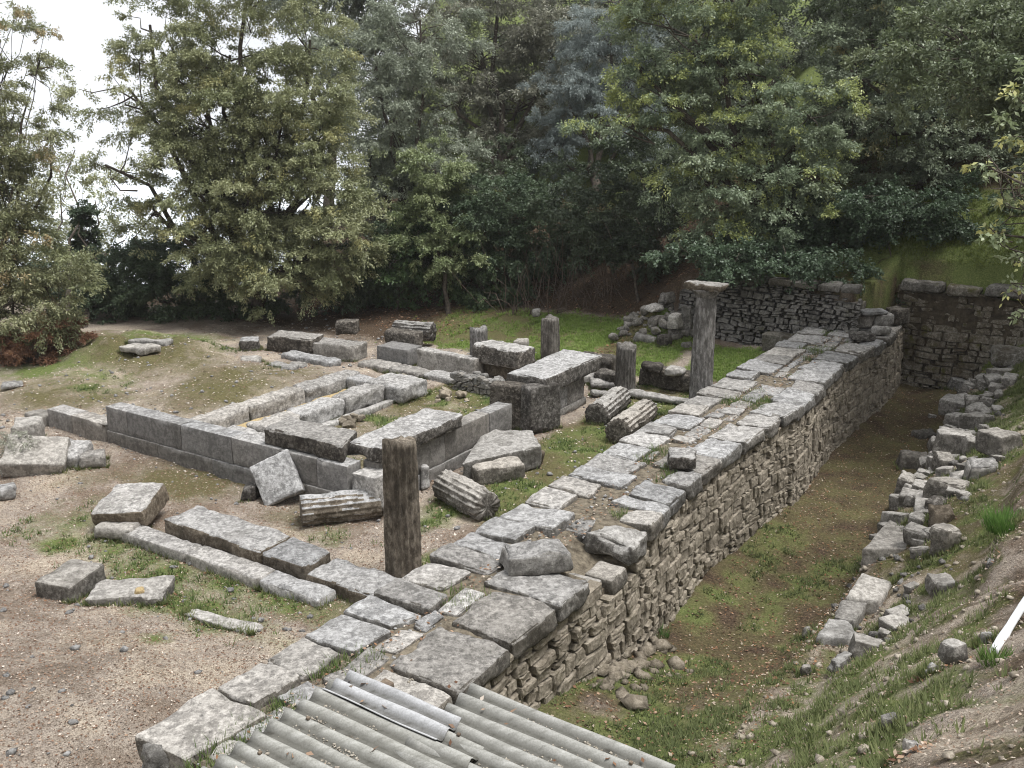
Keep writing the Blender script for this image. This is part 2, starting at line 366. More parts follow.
def hit(px, py, zmax=5.5):
    a = at(px, py, zmax); b = at(px, py, -2.0)
    k = np.linspace(0, 1, 1500); X = a.x + (b.x - a.x) * k; Y = a.y + (b.y - a.y) * k; Z = a.z + (b.z - a.z) * k
    i = int(np.argmax(Z <= terrain(X, Y)))
    return Vector((X[i], Y[i], Z[i]))
def cover(x, y):
    """grass, moss, litter weights"""
    s = x * AX + y * AY; t = x * BX + y * BY
    n = fbm2(x * .55, y * .55, 3, 50); n2 = fbm2(x * 1.6, y * 1.6, 3, 60)
    def blob(px, py, ra, rb, z=0):
        c = at(px, py, z); cs, ct = ST(c)
        return np.exp(-(((s - cs) / ra) ** 2 + ((t - ct) / rb) ** 2) * 1.2)
    g = np.zeros_like(x); mo = np.zeros_like(x); li = np.zeros_like(x)
    back = sm(s, 24.3, 25.5) * (1 - sm(s, 29.0, 30.6)) * sm(t, -22.5, -19.5) * (1 - sm(t, -11.5, -10.5))
    g = np.maximum(g, back * (.85 + .45 * n + .3 * n2 - .5 * sm(-t, 16.0, 19.5)))
    g = np.maximum(g, .95 * sm(s, 25.2, 26) * (1 - sm(s, 28.2, 29)) * sm(t, -11, -10) * (t < -7.7))
    mo = np.maximum(mo, back * .8)
    # dirt strip between bank and rubble
    strip = np.exp(-((t + 13.3 - .05 * (s - 26)) / .5) ** 2) * sm(s, 25.0, 25.8)
    g = g * (1 - .95 * strip); li = np.maximum(li, strip)
    aisle = sm(t, -11.3, -10.6) * (1 - sm(t, -8.2, -7.7)) * sm(s, 12.8, 14.5) * (1 - sm(s, 24, 25))
    mo = np.maximum(mo, aisle * (.8 + .3 * n)); g = np.maximum(g, aisle * (.42 + .35 * n2))
    inner = sm(s, 13.2, 13.8) * (1 - sm(s, 21, 22)) * sm(t, -16, -15.5) * (1 - sm(t, -12.2, -11.8))
    mo = np.maximum(mo, inner * (.75 + .3 * n)); g = np.maximum(g, inner * (.3 + .5 * n2))
    for px, py, ra, rb, v in [(75, 520, 1.6, 1.2, .62), (170, 600, .8, 2.6, .85), (290, 600, .7, 1.8, .75), (110, 545, .9, 1.2, .7), (225, 585, .6, 1.2, .8), (60, 545, .6, .8, .7), (120, 560, .9, 1.3, .62), (430, 520, 1.2, .7, .66), (450, 560, .8, .7, .6), (330, 540, .5, .8, .5), (160, 655, .4, .4, .45), (180, 345, 2, 2, .75), (60, 372, 1.4, 2.5, .7), (100, 385, .8, 2.0, .5), (30, 375, 1.0, 2.2, .8), (140, 352, 1.5, 3.3, .5), (210, 355, 1.2, 1.5, .5), (90, 395, 1.0, 2.5, .35), (180, 575, .6, 1.2, .66)]:
        g = np.maximum(g, v * blob(px, py, ra, rb) + .25 * n2 * blob(px, py, ra, rb))
    for px, py, ra, rb, v in [(140, 365, 2.2, 4.2, 1.0), (235, 395, 3.3, 2.4, .9), (60, 395, 2, 3.5, .7), (180, 480, 1.3, 2.0, .75), (90, 475, 1.2, 1.4, .55), (220, 470, .8, 2, .8), (300, 520, .9, 1.6, .5)]:
        mo = np.maximum(mo, v * blob(px, py, ra, rb) * (1 + .4 * n))
    woods = sm(s, 29.2, 31) * (t < -6.7)
    li = np.maximum(li, woods * 1.1); g = np.maximum(g, woods * (.75 + .4 * n) * sm(s, 34, 38))
    li = np.maximum(li, .75 * sm(-t, 18, 20) * sm(s, 23.0, 25.0))
    li = np.maximum(li, sm(-s, -8.8, -7.6) * (t < -8) * (.2 + .2 * n))
    # ditch
    dt = sm(t, -6.7, -6.6)
    far = sm(s, 17, 22)
    ditch = dt * (1 - sm(t, -3.2, -2.6)) * (s < 31.6)
    li = np.maximum(li, ditch * (.82 + .4 * far + .4 * np.exp(-((t + 5.6) / .6) ** 2) - .45 * (1 - sm(s, 9.5, 12.5))))  # leaf litter; extra weight down the ditch puts its shade into the soil colour
    mo = np.maximum(mo, ditch * (.62 + .4 * n2) * (1 - .2 * far))
    g = np.maximum(g, ditch * (.33 + .4 * n2) * (1 - far) + ditch * .1 * (1 - sm(s, 10, 13)))
    bank = dt * sm(t, -3.2, -2.6) * (s < 31.6)
    near = (1 - sm(t, -1.2, -.3))
    n3 = fbm2(x * 3.2, y * 3.2, 3, 61)
    g = np.maximum(g, bank * (.36 + .5 * n2 + .45 * n3 + .25 * sm(-s, -13, -9)) * (.45 + .55 * near) + bank * .3 * sm(s, 19, 22))
    mo = np.maximum(mo, bank * (.42 + .4 * n + .3 * n3) * (.4 + .6 * near))
    li = np.maximum(li, bank * (.42 + .4 * n + .5 * n3))
    hilr = sm(s, 29.3, 30.2) * sm(t, -12, -9) * ((s > 31.6) | (t < -5.8))
    mo = np.maximum(mo, hilr * (.5 + .5 * n + .4 * n2)); g = np.maximum(g, hilr * (.85 + .6 * n + .3 * n2) * (1 - sm(s, 34.5, 36))); li = np.maximum(li, hilr * .9)
    return np.clip(g, 0, 1), np.clip(mo, 0, 1), np.clip(li, 0, 1)

def axis(fine0, fine1, step, lo, hi):
    a = list(np.arange(fine0, fine1, step))
    g, v = step, fine1
    while v < hi: a.append(v); g *= 1.22; v += g
    g, v = step, fine0
    b = []
    while v > lo: g *= 1.22; v -= g; b.append(v)
    return np.array(b[::-1] + a)
sa = axis(2, 37, .11, -50, 160); ta = axis(-27, 2.5, .11, -150, 90)
SS, TT = np.meshgrid(sa, ta, indexing='ij')
gx = (SS * AX + TT * BX).ravel(); gy = (SS * AY + TT * BY).ravel()
gz = terrain(gx, gy)
ns_, nt_ = SS.shape
idx = np.arange(ns_ * nt_).reshape(ns_, nt_)
Q = np.stack([idx[:-1, :-1], idx[:-1, 1:], idx[1:, 1:], idx[1:, :-1]], -1).reshape(-1, 4)[:, ::1]
me = bpy.data.meshes.new('ground')
me.vertices.add(len(gx)); me.loops.add(len(Q) * 4); me.polygons.add(len(Q))
me.vertices.foreach_set('co', np.stack([gx, gy, gz], 1).ravel().astype(np.float32))
me.loops.foreach_set('vertex_index', Q[:, ::-1].ravel().astype(np.int32))
me.polygons.foreach_set('loop_start', np.arange(0, len(Q) * 4, 4, dtype=np.int32)); me.polygons.foreach_set('loop_total', np.full(len(Q), 4, dtype=np.int32))
me.polygons.foreach_set('use_smooth', np.ones(len(Q), dtype=bool))
me.materials.append(M['ground'])
ca = me.color_attributes.new('cover', 'FLOAT_COLOR', 'POINT')
cg, cm, cl = cover(gx, gy)
ca.data.foreach_set('color', np.stack([cg, cm, cl, np.ones_like(cg)], 1).ravel().astype(np.float32))
me.update(calc_edges=True)
g_o = link('ground', me); g_o['kind'] = 'structure'

# ------------------------------------------------------------------ stone blocks
SEED = [100]
def nseed():
    SEED[0] += 1; return SEED[0]
def hexa(c8, cell=.1, rough=.018, rnd=.035, seed=None, chip=.0, maxn=16):
    """c8: 8 corners [x][y][z] order index = x*4+y*2+z. returns verts, faces"""
    seed = seed or nseed()
    c8 = np.array([tuple(v) for v in c8], float)
    def dist(i, j): return np.linalg.norm(c8[i] - c8[j])
    Ls = [(dist(0, 4) + dist(3, 7) + dist(1, 5)) / 3, (dist(0, 2) + dist(5, 7) + dist(1, 3)) / 3, (dist(0, 1) + dist(6, 7) + dist(2, 3)) / 3]
    prm = []
    for Lx in Ls:
        n = int(np.clip(round(Lx / cell), 2, maxn))
        r = min(rnd / max(Lx, 1e-4), .3)
        prm.append(np.concatenate([[0, r * .4], np.linspace(r, 1 - r, n + 1), [1 - r * .4, 1]]))
    nx, ny, nz = [len(p) for p in prm]
    I, J, K = np.meshgrid(range(nx), range(ny), range(nz), indexing='ij')
    surf = (I == 0) | (I == nx - 1) | (J == 0) | (J == ny - 1) | (K == 0) | (K == nz - 1)
    ids = -np.ones((nx, ny, nz), int); ids[surf] = np.arange(surf.sum())
    U = np.stack([prm[0][I[surf]], prm[1][J[surf]], prm[2][K[surf]]], 1)
    Lm = np.array(Ls)
    X = U * Lm
    nz_ = .5 + .9 * np.abs(vnoise(X * 3.0 + seed * 7.3, seed))
    r = np.minimum(rnd * (.5 + nz_), Lm.min() * .32)[:, None]
    q = np.clip(X, r, Lm - r); d = X - q
    ln = np.linalg.norm(d, axis=1, keepdims=True); ln[ln < 1e-9] = 1
    nrm = d / ln
    Xr = q + nrm * r
    off = rough * fbm(X * 2.6 + seed * 3.1, 3, seed) + rough * .7 * fbm(X * 11 + seed, 2, seed + 5)
    if chip > 0:
        cn = fbm(X * 1.7 + seed * 5.7, 2, seed + 9)
        edge = (np.sum(np.abs(d) > r * .25, axis=1) >= 2)
        off = off - chip * np.clip(cn - .15, 0, 1) * (.35 + .65 * edge)
    Xr = Xr + nrm * off[:, None]
    U = Xr / Lm
    u, v, w_ = U[:, 0:1], U[:, 1:2], U[:, 2:3]
    Pn = 0
    for a in (0, 1):
        for b in (0, 1):
            for c in (0, 1):
                Pn = Pn + (u if a else 1 - u) * (v if b else 1 - v) * (w_ if c else 1 - w_) * c8[a * 4 + b * 2 + c]
    faces = []
    for A_, B_, f in ((0, 1, ids[:, :, 0].T), (0, 1, ids[:, :, -1]), (0, 2, ids[:, 0, :]), (0, 2, ids[:, -1, :].T), (1, 2, ids[0].T), (1, 2, ids[-1])):
        faces += np.stack([f[:-1, :-1], f[1:, :-1], f[1:, 1:], f[:-1, 1:]], -1).reshape(-1, 4).tolist()
    return Pn, faces
def merge(parts):
    V, Fc = [], []; o = 0
    for v, f in parts:
        V.append(np.asarray(v)); Fc += [[i + o for i in q] for q in f]; o += len(v)
    return np.concatenate(V), Fc
def put(name, V, Fc, mat, parent=None, smooth=True, base=None, side=None):
    V = np.asarray(V)
    if parent is None:
        c = V.mean(0); c[2] = V[:, 2].min()
        if base is not None: c = np.array(base)
    else:
        c = np.zeros(3); 
    org = c if parent is None else np.array(parent.location)
    me = mesh_from(name, V - org, Fc, [mat, side] if side else mat, smooth)
    if side:      # bleached tops, stained crust on sides; side-face shade also put into the colour
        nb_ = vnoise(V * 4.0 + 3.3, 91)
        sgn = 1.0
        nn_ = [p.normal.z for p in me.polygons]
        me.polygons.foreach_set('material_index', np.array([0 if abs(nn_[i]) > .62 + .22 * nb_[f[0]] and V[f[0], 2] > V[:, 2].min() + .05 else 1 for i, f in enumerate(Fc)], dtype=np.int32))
    return link(name, me, org if parent is None else (0, 0, 0), parent)
def box8(c, dims, rot=(0, 0, 0), jit=.0, top=1.0, seed=0):
    """c = centre of the bottom; dims l,d,h"""
    rg = random.Random(seed or nseed())
    l, d, h = dims; R = Euler(rot).to_matrix(); out = []
    for a in (-.5, .5):
        for b in (-.5, .5):
            for k in (-.5, .5):
                sc = top if k > 0 else 1
                p = Vector((a * l * sc + rg.uniform(-jit, jit), b * d * sc + rg.uniform(-jit, jit), k * h + rg.uniform(-jit, jit)))
                out.append(R @ p + Vector(c) + Vector((0, 0, h / 2)))
    return out
def fb8(p1, p2, depth, h, z0=0.0, jit=.02, dz=0, top=1.0, seed=None):
    """front bottom edge seen at pixels p1 (left) and p2 (right), standing on z0"""
    a = at(*p1, z0); b = at(*p2, z0)
    d = (b - a); L = d.length; d.normalize(); n = Vector((-d.y, d.x, 0))
    if n.y < 0: n = -n
    rg = random.Random(seed or nseed()); out = []
    for i in (0, 1):
        for j in (0, 1):
            for k in (0, 1):
                sc = (1 - top) / 2 if k else 0
                out.append(a + d * (L * (i + (sc if i == 0 else -sc))) + n * (depth * (j + (sc if j == 0 else -sc))) + Vector((rg.uniform(-jit, jit), rg.uniform(-jit, jit), k * h + (rg.uniform(-jit, jit) if k else 0))))
    return out
def st8(s0, s1, t0, t1, z0, z1, jit=.015, seed=None):
    rg = random.Random(seed or nseed()); out = []
    for s in (s0, s1):
        for t in (t0, t1):
            for z in (z0, z1):
                out.append(W(s + rg.uniform(-jit, jit), t + rg.uniform(-jit, jit), z + (rg.uniform(-jit, jit) if z == z1 else 0)))
    # keep right-handed order
    return [out[i] for i in (2, 3, 0, 1, 6, 7, 4, 5)]
def q8(pts, z1, z0):
    """four pixels of the top face"""
    T_ = [at(px, py, z1) for px, py in pts]
    c = sum(T_, Vector()) / 4
    T_.sort(key=lambda p: math.atan2(p.y - c.y, p.x - c.x))
    lo = [Vector((p.x, p.y, z0)) for p in T_]
    return [lo[0], T_[0], lo[3], T_[3], lo[1], T_[1], lo[2], T_[2]]
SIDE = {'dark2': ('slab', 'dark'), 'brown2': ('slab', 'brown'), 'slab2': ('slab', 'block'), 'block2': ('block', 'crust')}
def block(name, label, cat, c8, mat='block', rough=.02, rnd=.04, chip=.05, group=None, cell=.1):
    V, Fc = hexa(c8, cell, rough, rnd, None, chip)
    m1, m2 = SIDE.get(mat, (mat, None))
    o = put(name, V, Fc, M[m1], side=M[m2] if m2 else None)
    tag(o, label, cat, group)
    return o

# ------------------------------------------------------------------ rubble faces (irregular stones, voronoi cells)
def clip(poly, a, b, c):
    out = []
    for i in range(len(poly)):
        p, q = poly[i], poly[(i + 1) % len(poly)]
        dp = a * p[0] + b * p[1] - c; dq = a * q[0] + b * q[1] - c
        if dp <= 0: out.append(p)
        if (dp < 0 < dq) or (dq < 0 < dp):
            k = dp / (dp - dq); out.append((p[0] + k * (q[0] - p[0]), p[1] + k * (q[1] - p[1])))
    return out
def rubble_cells(u0, u1, v0f, v1f, cw, ch, rg, ani=1.7, jit=.42):
    seeds = []; rows = {}
    vmin = min(v0f(u) for u in np.linspace(u0, u1, 30)); vmax = max(v1f(u) for u in np.linspace(u0, u1, 30))
    nv = max(1, int(round((vmax - vmin) / ch))); nu = max(1, int(round((u1 - u0) / cw)))
    cells = {}
    for j in range(-1, nv + 1):
        for i in range(-1, nu + 1):
            if rg.random() < .24 and 0 <= i < nu and 0 <= j < nv: continue
            u = u0 + (i + .5 + (.5 if j % 2 else 0) + rg.uniform(-jit, jit)) * (u1 - u0) / nu
            v = vmin + (j + .5 + rg.uniform(-jit, jit)) * (vmax - vmin) / nv
            cells.setdefault((i, j), []).append((u, v * ani))
            if rg.random() < .22: cells[(i, j)].append((u + rg.choice((-1, 1)) * cw * rg.uniform(.3, .5), (v + rg.uniform(-.35, .35) * ch) * ani))
    out = []
    for (i, j), lst in cells.items():
        for (u, v) in lst:
            poly = [(u0, -99), (u1, -99), (u1, 99), (u0, 99)]
            poly = [(max(u0, u - 3 * cw), v - 3 * ch * ani), (min(u1, u + 3 * cw), v - 3 * ch * ani), (min(u1, u + 3 * cw), v + 3 * ch * ani), (max(u0, u - 3 * cw), v + 3 * ch * ani)]
            if u < u0 or u > u1: continue
            for di in range(-3, 4):
                for dj in range(-3, 4):
                    for (a, b) in cells.get((i + di, j + dj), ()):
                        if (a, b) == (u, v): continue
                        nx_, ny_ = a - u, b - v
                        poly = clip(poly, nx_, ny_, nx_ * (a + u) / 2 + ny_ * (b + v) / 2)
                        if len(poly) < 3: break
            if len(poly) < 3: continue
            poly = [(p[0], p[1] / ani) for p in poly]
            lo, hi = v0f(u), v1f(u)
            poly = clip(poly, 0, 1, hi); 
            if len(poly) < 3: continue
            poly = clip(poly, 0, -1, -lo)
            if len(poly) < 3: continue
            A2 = sum(poly[k][0] * poly[(k + 1) % len(poly)][1] - poly[(k + 1) % len(poly)][0] * poly[k][1] for k in range(len(poly))) / 2
            if abs(A2) < .003: continue
            out.append(poly)
    return out
def coursed_cells(u0, u1, v0f, v1f, ch, cw, rg, wav=.05):
    """rough courses of flat stones: wavy beds, uneven widths, some stones two courses high or split in two"""
    vmin = min(v0f(u) for u in np.linspace(u0, u1, 40)); vmax = max(v1f(u) for u in np.linspace(u0, u1, 40))
    beds = [vmin]
    while beds[-1] < vmax: beds.append(beds[-1] + ch * rg.uniform(.65, 1.4))
    ph = [(rg.uniform(0, 6), rg.uniform(0, 6)) for _ in beds]
    def bed(j, u): return beds[j] + wav * (math.sin(u * 1.3 + ph[j][0] * .3 + j * .35) * .6 + math.sin(u * 3.7 + ph[j][1]) * .4)
    out = []
    for j in range(len(beds) - 1):
        u = u0 + rg.uniform(-.3, 0)
        jn = lambda: rg.uniform(-.022, .022)
        while u < u1:
            w_ = cw * rg.choice((.45, .7, .9, 1.1, 1.5)) * rg.uniform(.85, 1.15); a, b = max(u, u0), min(u + w_, u1); u += w_
            if b - a < .07: continue
            sk = rg.uniform(-.04, .04); m_ = (a + b) / 2
            def stone(lo, hi):
                p = [(a + jn(), lo(a) + jn()), (m_ + jn(), lo(m_) + jn()), (b + jn(), lo(b) + jn()), (b + sk + jn(), hi(b) + jn()), (m_ + jn(), hi(m_) + jn()), (a + sk + jn(), hi(a) + jn())]
                if rg.random() < .45:      # knocked-off corner
                    k = rg.choice((0, 2, 3, 5)); q, r_ = p[k - 1], p[(k + 1) % 6]; f = rg.uniform(.2, .45)
                    p[k:k + 1] = [(p[k][0] + (q[0] - p[k][0]) * f, p[k][1] + (q[1] - p[k][1]) * f), (p[k][0] + (r_[0] - p[k][0]) * f, p[k][1] + (r_[1] - p[k][1]) * f)]
                p = clip(p, 0, 1, v1f(m_))
                if len(p) > 2: p = clip(p, 0, -1, -v0f(m_))
                if len(p) > 2 and abs(sum(p[k][0] * p[(k + 1) % len(p)][1] - p[(k + 1) % len(p)][0] * p[k][1] for k in range(len(p)))) > .006: out.append(p)
            L0 = lambda x: bed(j, x); L1 = lambda x: bed(j + 1, x)
            if rg.random() < .16 and b - a > .2:
                f = rg.uniform(.35, .65); Lm_ = lambda x: L0(x) * (1 - f) + L1(x) * f
                stone(L0, Lm_); stone(Lm_, L1)
            else: stone(L0, L1)
    return out
def rubble_mesh(cells, place, rg, gap=.011, bulge=.03, depth=.16, out=.045):
    """place(u,v,d) -> world, d outward"""
    V, Fc = [], []
    for poly in cells:
        n0 = len(poly)
        # break long edges for a rougher outline
        pp = []
        for k in range(n0):
            p, q = poly[k], poly[(k + 1) % n0]
            pp.append(p); e = math.hypot(q[0] - p[0], q[1] - p[1])
            if e > .12:
                pp.append(((p[0] + q[0]) / 2 + rg.uniform(-.012, .012), (p[1] + q[1]) / 2 + rg.uniform(-.012, .012)))
        cx = sum(p[0] for p in pp) / len(pp); cy = sum(p[1] for p in pp) / len(pp)
        rad = max(.03, min(math.hypot(p[0] - cx, p[1] - cy) for p in pp))
        k0 = max(.4, 1 - gap / rad); d0 = rg.uniform(-.02, out)
        tu, tv = rg.uniform(-.09, .09), rg.uniform(-.09, .06)
        b = len(V); n = len(pp)
        rings = ((k0, -depth), (k0, d0 - .022), (k0 * .93, d0), (k0 * .6, d0 + bulge * rg.uniform(-.15, .4)))
        for kk, dd in rings:
            for p in pp:
                uu, vv = cx + (p[0] - cx) * kk, cy + (p[1] - cy) * kk
                j = rg.uniform(-.01, .01) if dd > -.1 else 0
                V.append(place(uu, vv, dd + (tu * (uu - cx) + tv * (vv - cy) if dd > -.1 else 0) + j))
        for r in range(3):
            for k in range(n):
                Fc.append([b + r * n + k, b + r * n + (k + 1) % n, b + (r + 1) * n + (k + 1) % n, b + (r + 1) * n + k])
        Fc.append([b + 3 * n + k for k in range(n)])
    return np.array([tuple(v) for v in V]), Fc

# ------------------------------------------------------------------ long retaining wall
rg = random.Random(7)
TL, TR = -7.78, -5.62          # left and right edge of the wall top
S0, S1 = 5.0, 31.4
ZT = 1.2
wall = thing('retaining_wall', 'long thick stone retaining wall paved with pale slabs running beside the ditch', 'wall', W(S0, -6.7, 0))
def trr(s): return TR + .25 * float(sm(np.array([-s]), -10.5, -7.0)[0]) + .12 * math.sin(s * .7) + .02 * (s - 16) * (s > 20)
# core
core = []
ss = np.linspace(S0 + .15, S1, 80)
Vc, Fcc = [], []
for i, s in enumerate(ss):
    drop = .38 * float(sm(np.array([s]), 10.8, 11.1)[0] * (1 - sm(np.array([s]), 12.1, 12.4)[0]))
    for (t, z) in ((TL + .12, -1.2), (TL + .12, ZT - .1), (-7.0, ZT - .07), (-6.55, ZT - .06 - drop * .3), (-6.1, ZT - .07 - drop), (trr(s) - .14, ZT - .12 - drop), (trr(s) - .14, -1.4)):
        Vc.append(W(s, t, z + (rg.uniform(-.025, .025) if z > 0 else 0)))
for i in range(len(ss) - 1):
    for k in range(6):
        a = i * 7 + k; Fcc.append([a, a + 1, a + 8, a + 7])
Fcc.append([0, 1, 2, 3, 4, 5, 6][::-1]); e = (len(ss) - 1) * 7; Fcc.append([e + k for k in range(7)])
put('wall_core', Vc, Fcc, M['core'], wall, smooth=False)
# right rubble face towards the ditch
def topface(u):
    d = .38 * float(sm(np.array([u]), 10.7, 11.1)[0] * (1 - sm(np.array([u]), 12.2, 12.5)[0]))
    return ZT - .2 - d + .04 * math.sin(u * 3.1)
cells = coursed_cells(S0, S1, lambda u: -1.35, topface, .2, .36, rg)
V, Fc = rubble_mesh(cells, lambda u, v, d: W(u, trr(u) - .05 + d + .05 * (ZT - v), v), rg)
put('rubble_face', V, Fc, M['rubble'], wall, smooth=False)
# left face towards the temple, larger squared courses
cells = rubble_cells(S0, S1, lambda u: -.2, lambda u: ZT - .2, .8, .36, rg, ani=3.2, jit=.15)
V, Fc = rubble_mesh(cells, lambda u, v, d: W(u, TL + .05 - d, v), rg, bulge=.015)
put('ashlar_face', V, [f[::-1] for f in Fc], M['block'], wall, smooth=False)
# near end face
cells = rubble_cells(TL + .1, -5.7, lambda u: 0, lambda u: ZT - .2, .6, .34, rg, ani=2, jit=.2)
V, Fc = rubble_mesh(cells, lambda u, v, d: W(S0 + .12 - d, u, v), rg, bulge=.03)
put('end_face', V, Fc, M['block'], wall, smooth=False)
# coping slabs
def slab(s0, s1, ta0, ta1, tb0, tb1, zt, th, tilt=0, mat='slab', rough=.018, rnd=.04, chip=.05):
    """near edge from ta0..ta1 at s0, far edge tb0..tb1 at s1"""
    rr = lambda a=.035: rg.uniform(-a, a)
    P_ = [(s0 + rr(), ta0 + rr(.02)), (s0 + rr(), ta1 + rr()), (s1 + rr(), tb0 + rr(.02)), (s1 + rr(), tb1 + rr())]
    tl = tilt + rr(.025)
    zz = [zt + rr(.02) + tl * k for k in (-1, 1, -1, 1)]
    L4 = [W(p[0], p[1], zt - th) for p in P_]; U4 = [W(p[0], p[1], z) for p, z in zip(P_, zz)]
    # x axis = t , y axis = s
    c8 = [L4[0], U4[0], L4[2], U4[2], L4[1], U4[1], L4[3], U4[3]]
    V, Fc = hexa(c8, .1, rough, rnd, None, chip)
    return put('coping_slab', V, Fc, M[mat], wall, side=M['crust'])
gap = .02
LW, RW = [], []
LJ = [5.02, 6.05, 6.77, 7.42, 8.14, 8.68, 9.27, 9.99, 10.5, 11.08, 11.73, 12.52, 13.28, 13.94, 14.57, 15.36, 16.1, 16.9, 17.6, 18.5, 19.3, 20.2, 21.0, 22.0, 22.9, 23.9, 24.8, 25.9, 26.9, 28.0, 29.0, 30.0]
lw = [.78, .75, .62, .85, .8, .78, .82, .85, .75, .7, 1.0, .82, .78, .95, .9, .75, .8, .7]
for i in range(len(LJ) - 1):
    wd = lw[i % len(lw)]
    if 6.0 < LJ[i] < 7: wd = .6
    wd *= rg.uniform(.85, 1.2); LW.append((LJ[i], LJ[i + 1], TL + wd))
    slab(LJ[i] + gap, LJ[i + 1] - gap, TL, TL + wd, TL, TL + wd + rg.uniform(-.1, .1), ZT + rg.uniform(-.02, .03), .32, rough=.02)
# right lane: large slabs overhanging the ditch face
RJ = [6.2, 7.45, 8.6, 9.75, 10.75]
for i in range(len(RJ) - 1):
    a, b = RJ[i], RJ[i + 1]
    wd = [1.0, 1.05, .95, 1.15][i]; RW.append((a, b, trr(a) - wd))
    slab(a + gap, b - gap, trr(a) - wd, trr(a) + .05, trr(b) - wd, trr(b) + .05, ZT + .01, .3, chip=.09, rnd=.06, rough=.03)
RW += [(5.0, 6.2, -6.6), (10.8, 11.9, -6.75), (12.0, 12.7, -6.8)]
slab(5.05, 6.15, -6.55, trr(5.5), -6.6, trr(6), ZT - .05, .28, chip=.08)
# broken stretch: lower stones
slab(10.85, 11.3, -6.25, trr(11) - .1, -6.2, trr(11) - .15, ZT - .32, .3, chip=.12, rnd=.07, mat='block')
slab(11.35, 11.95, -6.0, trr(11.6) + .02, -6.05, trr(12) + .02, ZT - .36, .3, chip=.12, rnd=.07, mat='block')
slab(11.25, 11.5, -6.75, -6.25, -6.7, -6.3, ZT - .3, .15, chip=.1, mat='block')
slab(12.0, 12.62, -6.32, trr(12.3) + .04, -6.25, trr(12.6) + .04, ZT - .04, .36, chip=.1, rnd=.07, rough=.035, mat='block')
slab(12.1, 12.7, -6.78, -6.38, -6.75, -6.34, ZT - .06, .36, chip=.1, rnd=.07, mat='block')
RJ = [12.7, 13.3, 13.75, 14.6, 15.35, 16.3, 17.3, 18.5, 19.4, 20.5, 21.7, 22.7, 23.8, 25, 26.2, 27.4, 28.6, 29.9, 31.2]
for i in range(len(RJ) - 1):
    a, b = RJ[i], RJ[i + 1]
    wd = rg.uniform(.5, 1.15); RW.append((a, b, trr(a) - wd - .05))
    slab(a + gap, b - gap, trr(a) - wd, trr(a) + rg.uniform(0, .06), trr(b) - wd + rg.uniform(-.1, .1), trr(b) + rg.uniform(0, .06), ZT + rg.uniform(-.03, .02), .3, chip=.1, rnd=.055, rough=.03)
# middle filling stones, fitted between the two edge rows
s = 5.2
while s < 30.6:
    ln = rg.uniform(.35, .85)
    m_ = s + ln / 2
    t0 = max([w_ for (a_, b_, w_) in LW if a_ < s + ln and b_ > s] + [TL + .6]) + .03
    t1 = min([w_ for (a_, b_, w_) in RW if a_ < s + ln and b_ > s] + [trr(s) - .5]) - .03
    if t1 - t0 > .12 and rg.random() < .95:
        if t1 - t0 > .62 and rg.random() < .7:
            q_ = t0 + (t1 - t0) * rg.uniform(.38, .62)
            slab(s + gap, s + ln * .97, t0, q_ - .02, t0, q_ - .02 + rg.uniform(-.06, .0), ZT - rg.uniform(0, .03), .2, chip=.07)
            slab(s + gap + rg.uniform(-.06, .06), s + ln, q_ + .02, t1, q_ + .02, t1, ZT - rg.uniform(0, .03), .2, chip=.07)
        else:
            slab(s + gap, s + ln, t0, t1, t0, t1, ZT - rg.uniform(0, .03), .2, chip=.08)
    s += ln + .02
# loose stones lying on the wall
block('loose_boulder', 'large rough oblong boulder lying loose on the wall top, biggest of the loose stones there', 'boulder', box8(at(535, 566, ZT + .02), (.98, .55, .3), (.03, -.04, math.radians(14)), .03, .92), 'slab2', .03, .05, .06)
block('loose_block', 'small squared dark-fronted block lying loose halfway along the wall top', 'block', fb8((668, 470), (697, 471), .5, .27, ZT + .02), 'dark2', .02, .05, .06)
for lab, p1, p2, d, h, z, mt in [
    ('whitish lump of stone at the far end of the paved wall', (858, 329), (874, 329), .45, .42, ZT, 'slab'),
    ('squarish grey block between the whitish lump and the dark end wall', (875, 327), (895, 326), .5, .36, ZT + .05, 'block'),
    ('thin flat slab lying across the stones at the far wall end', (862, 316), (889, 316), .5, .14, ZT + .45, 'slab'),
    ('low rounded stone in front of the squarish block at the far wall end', (876, 336), (892, 336), .4, .24, ZT, 'block'),
    ('long low dark-edged stone lying before the whitish lump on the wall', (853, 342), (876, 342), .45, .22, ZT, 'dark'),
    ('dark block leaning at the ditch corner of the far wall end', (897, 326), (910, 324), .5, .5, ZT, 'dark')]:
    block('loose_block', lab, 'block', fb8(p1, p2, d, h, z, .03), mt, .025, .06, .08)

# ------------------------------------------------------------------ terrace wall behind, end wall of the ditch
rg = random.Random(21)
tw_ = thing('terrace_wall', 'dark rubble terrace wall on the slope behind the tall column', 'wall', W(29.2, -10, .3))
def tws(u): return 29.2 + (u + 12) * -.1
cells = coursed_cells(-12.2, -6.2, lambda u: .1, lambda u: 2.45 - .75 * float(sm(np.array([-u]), 11.2, 12.2)[0]) - .3 * float(sm(np.array([u]), -8.7, -6.9)[0]) + .09 * math.sin(5 * u) + .07 * math.sin(11 * u), .13, .34, rg, wav=.06)
V, Fc = rubble_mesh(cells, lambda u, v, d: W(tws(u) - d + .22 * (v), u, v), rg, out=.08)
put('rubble_face', V, Fc, M['rubdark'], tw_, smooth=False)
V, Fc = merge([hexa(st8(29.85, 30.5, -12.0, -9.8, .1, 2.15)), hexa(st8(29.7, 30.3, -9.8, -8.0, .1, 2.15)), hexa(st8(29.5, 30.1, -8.0, -6.3, .1, 1.95))])
put('wall_core', V, Fc, M['rubdark'], tw_)
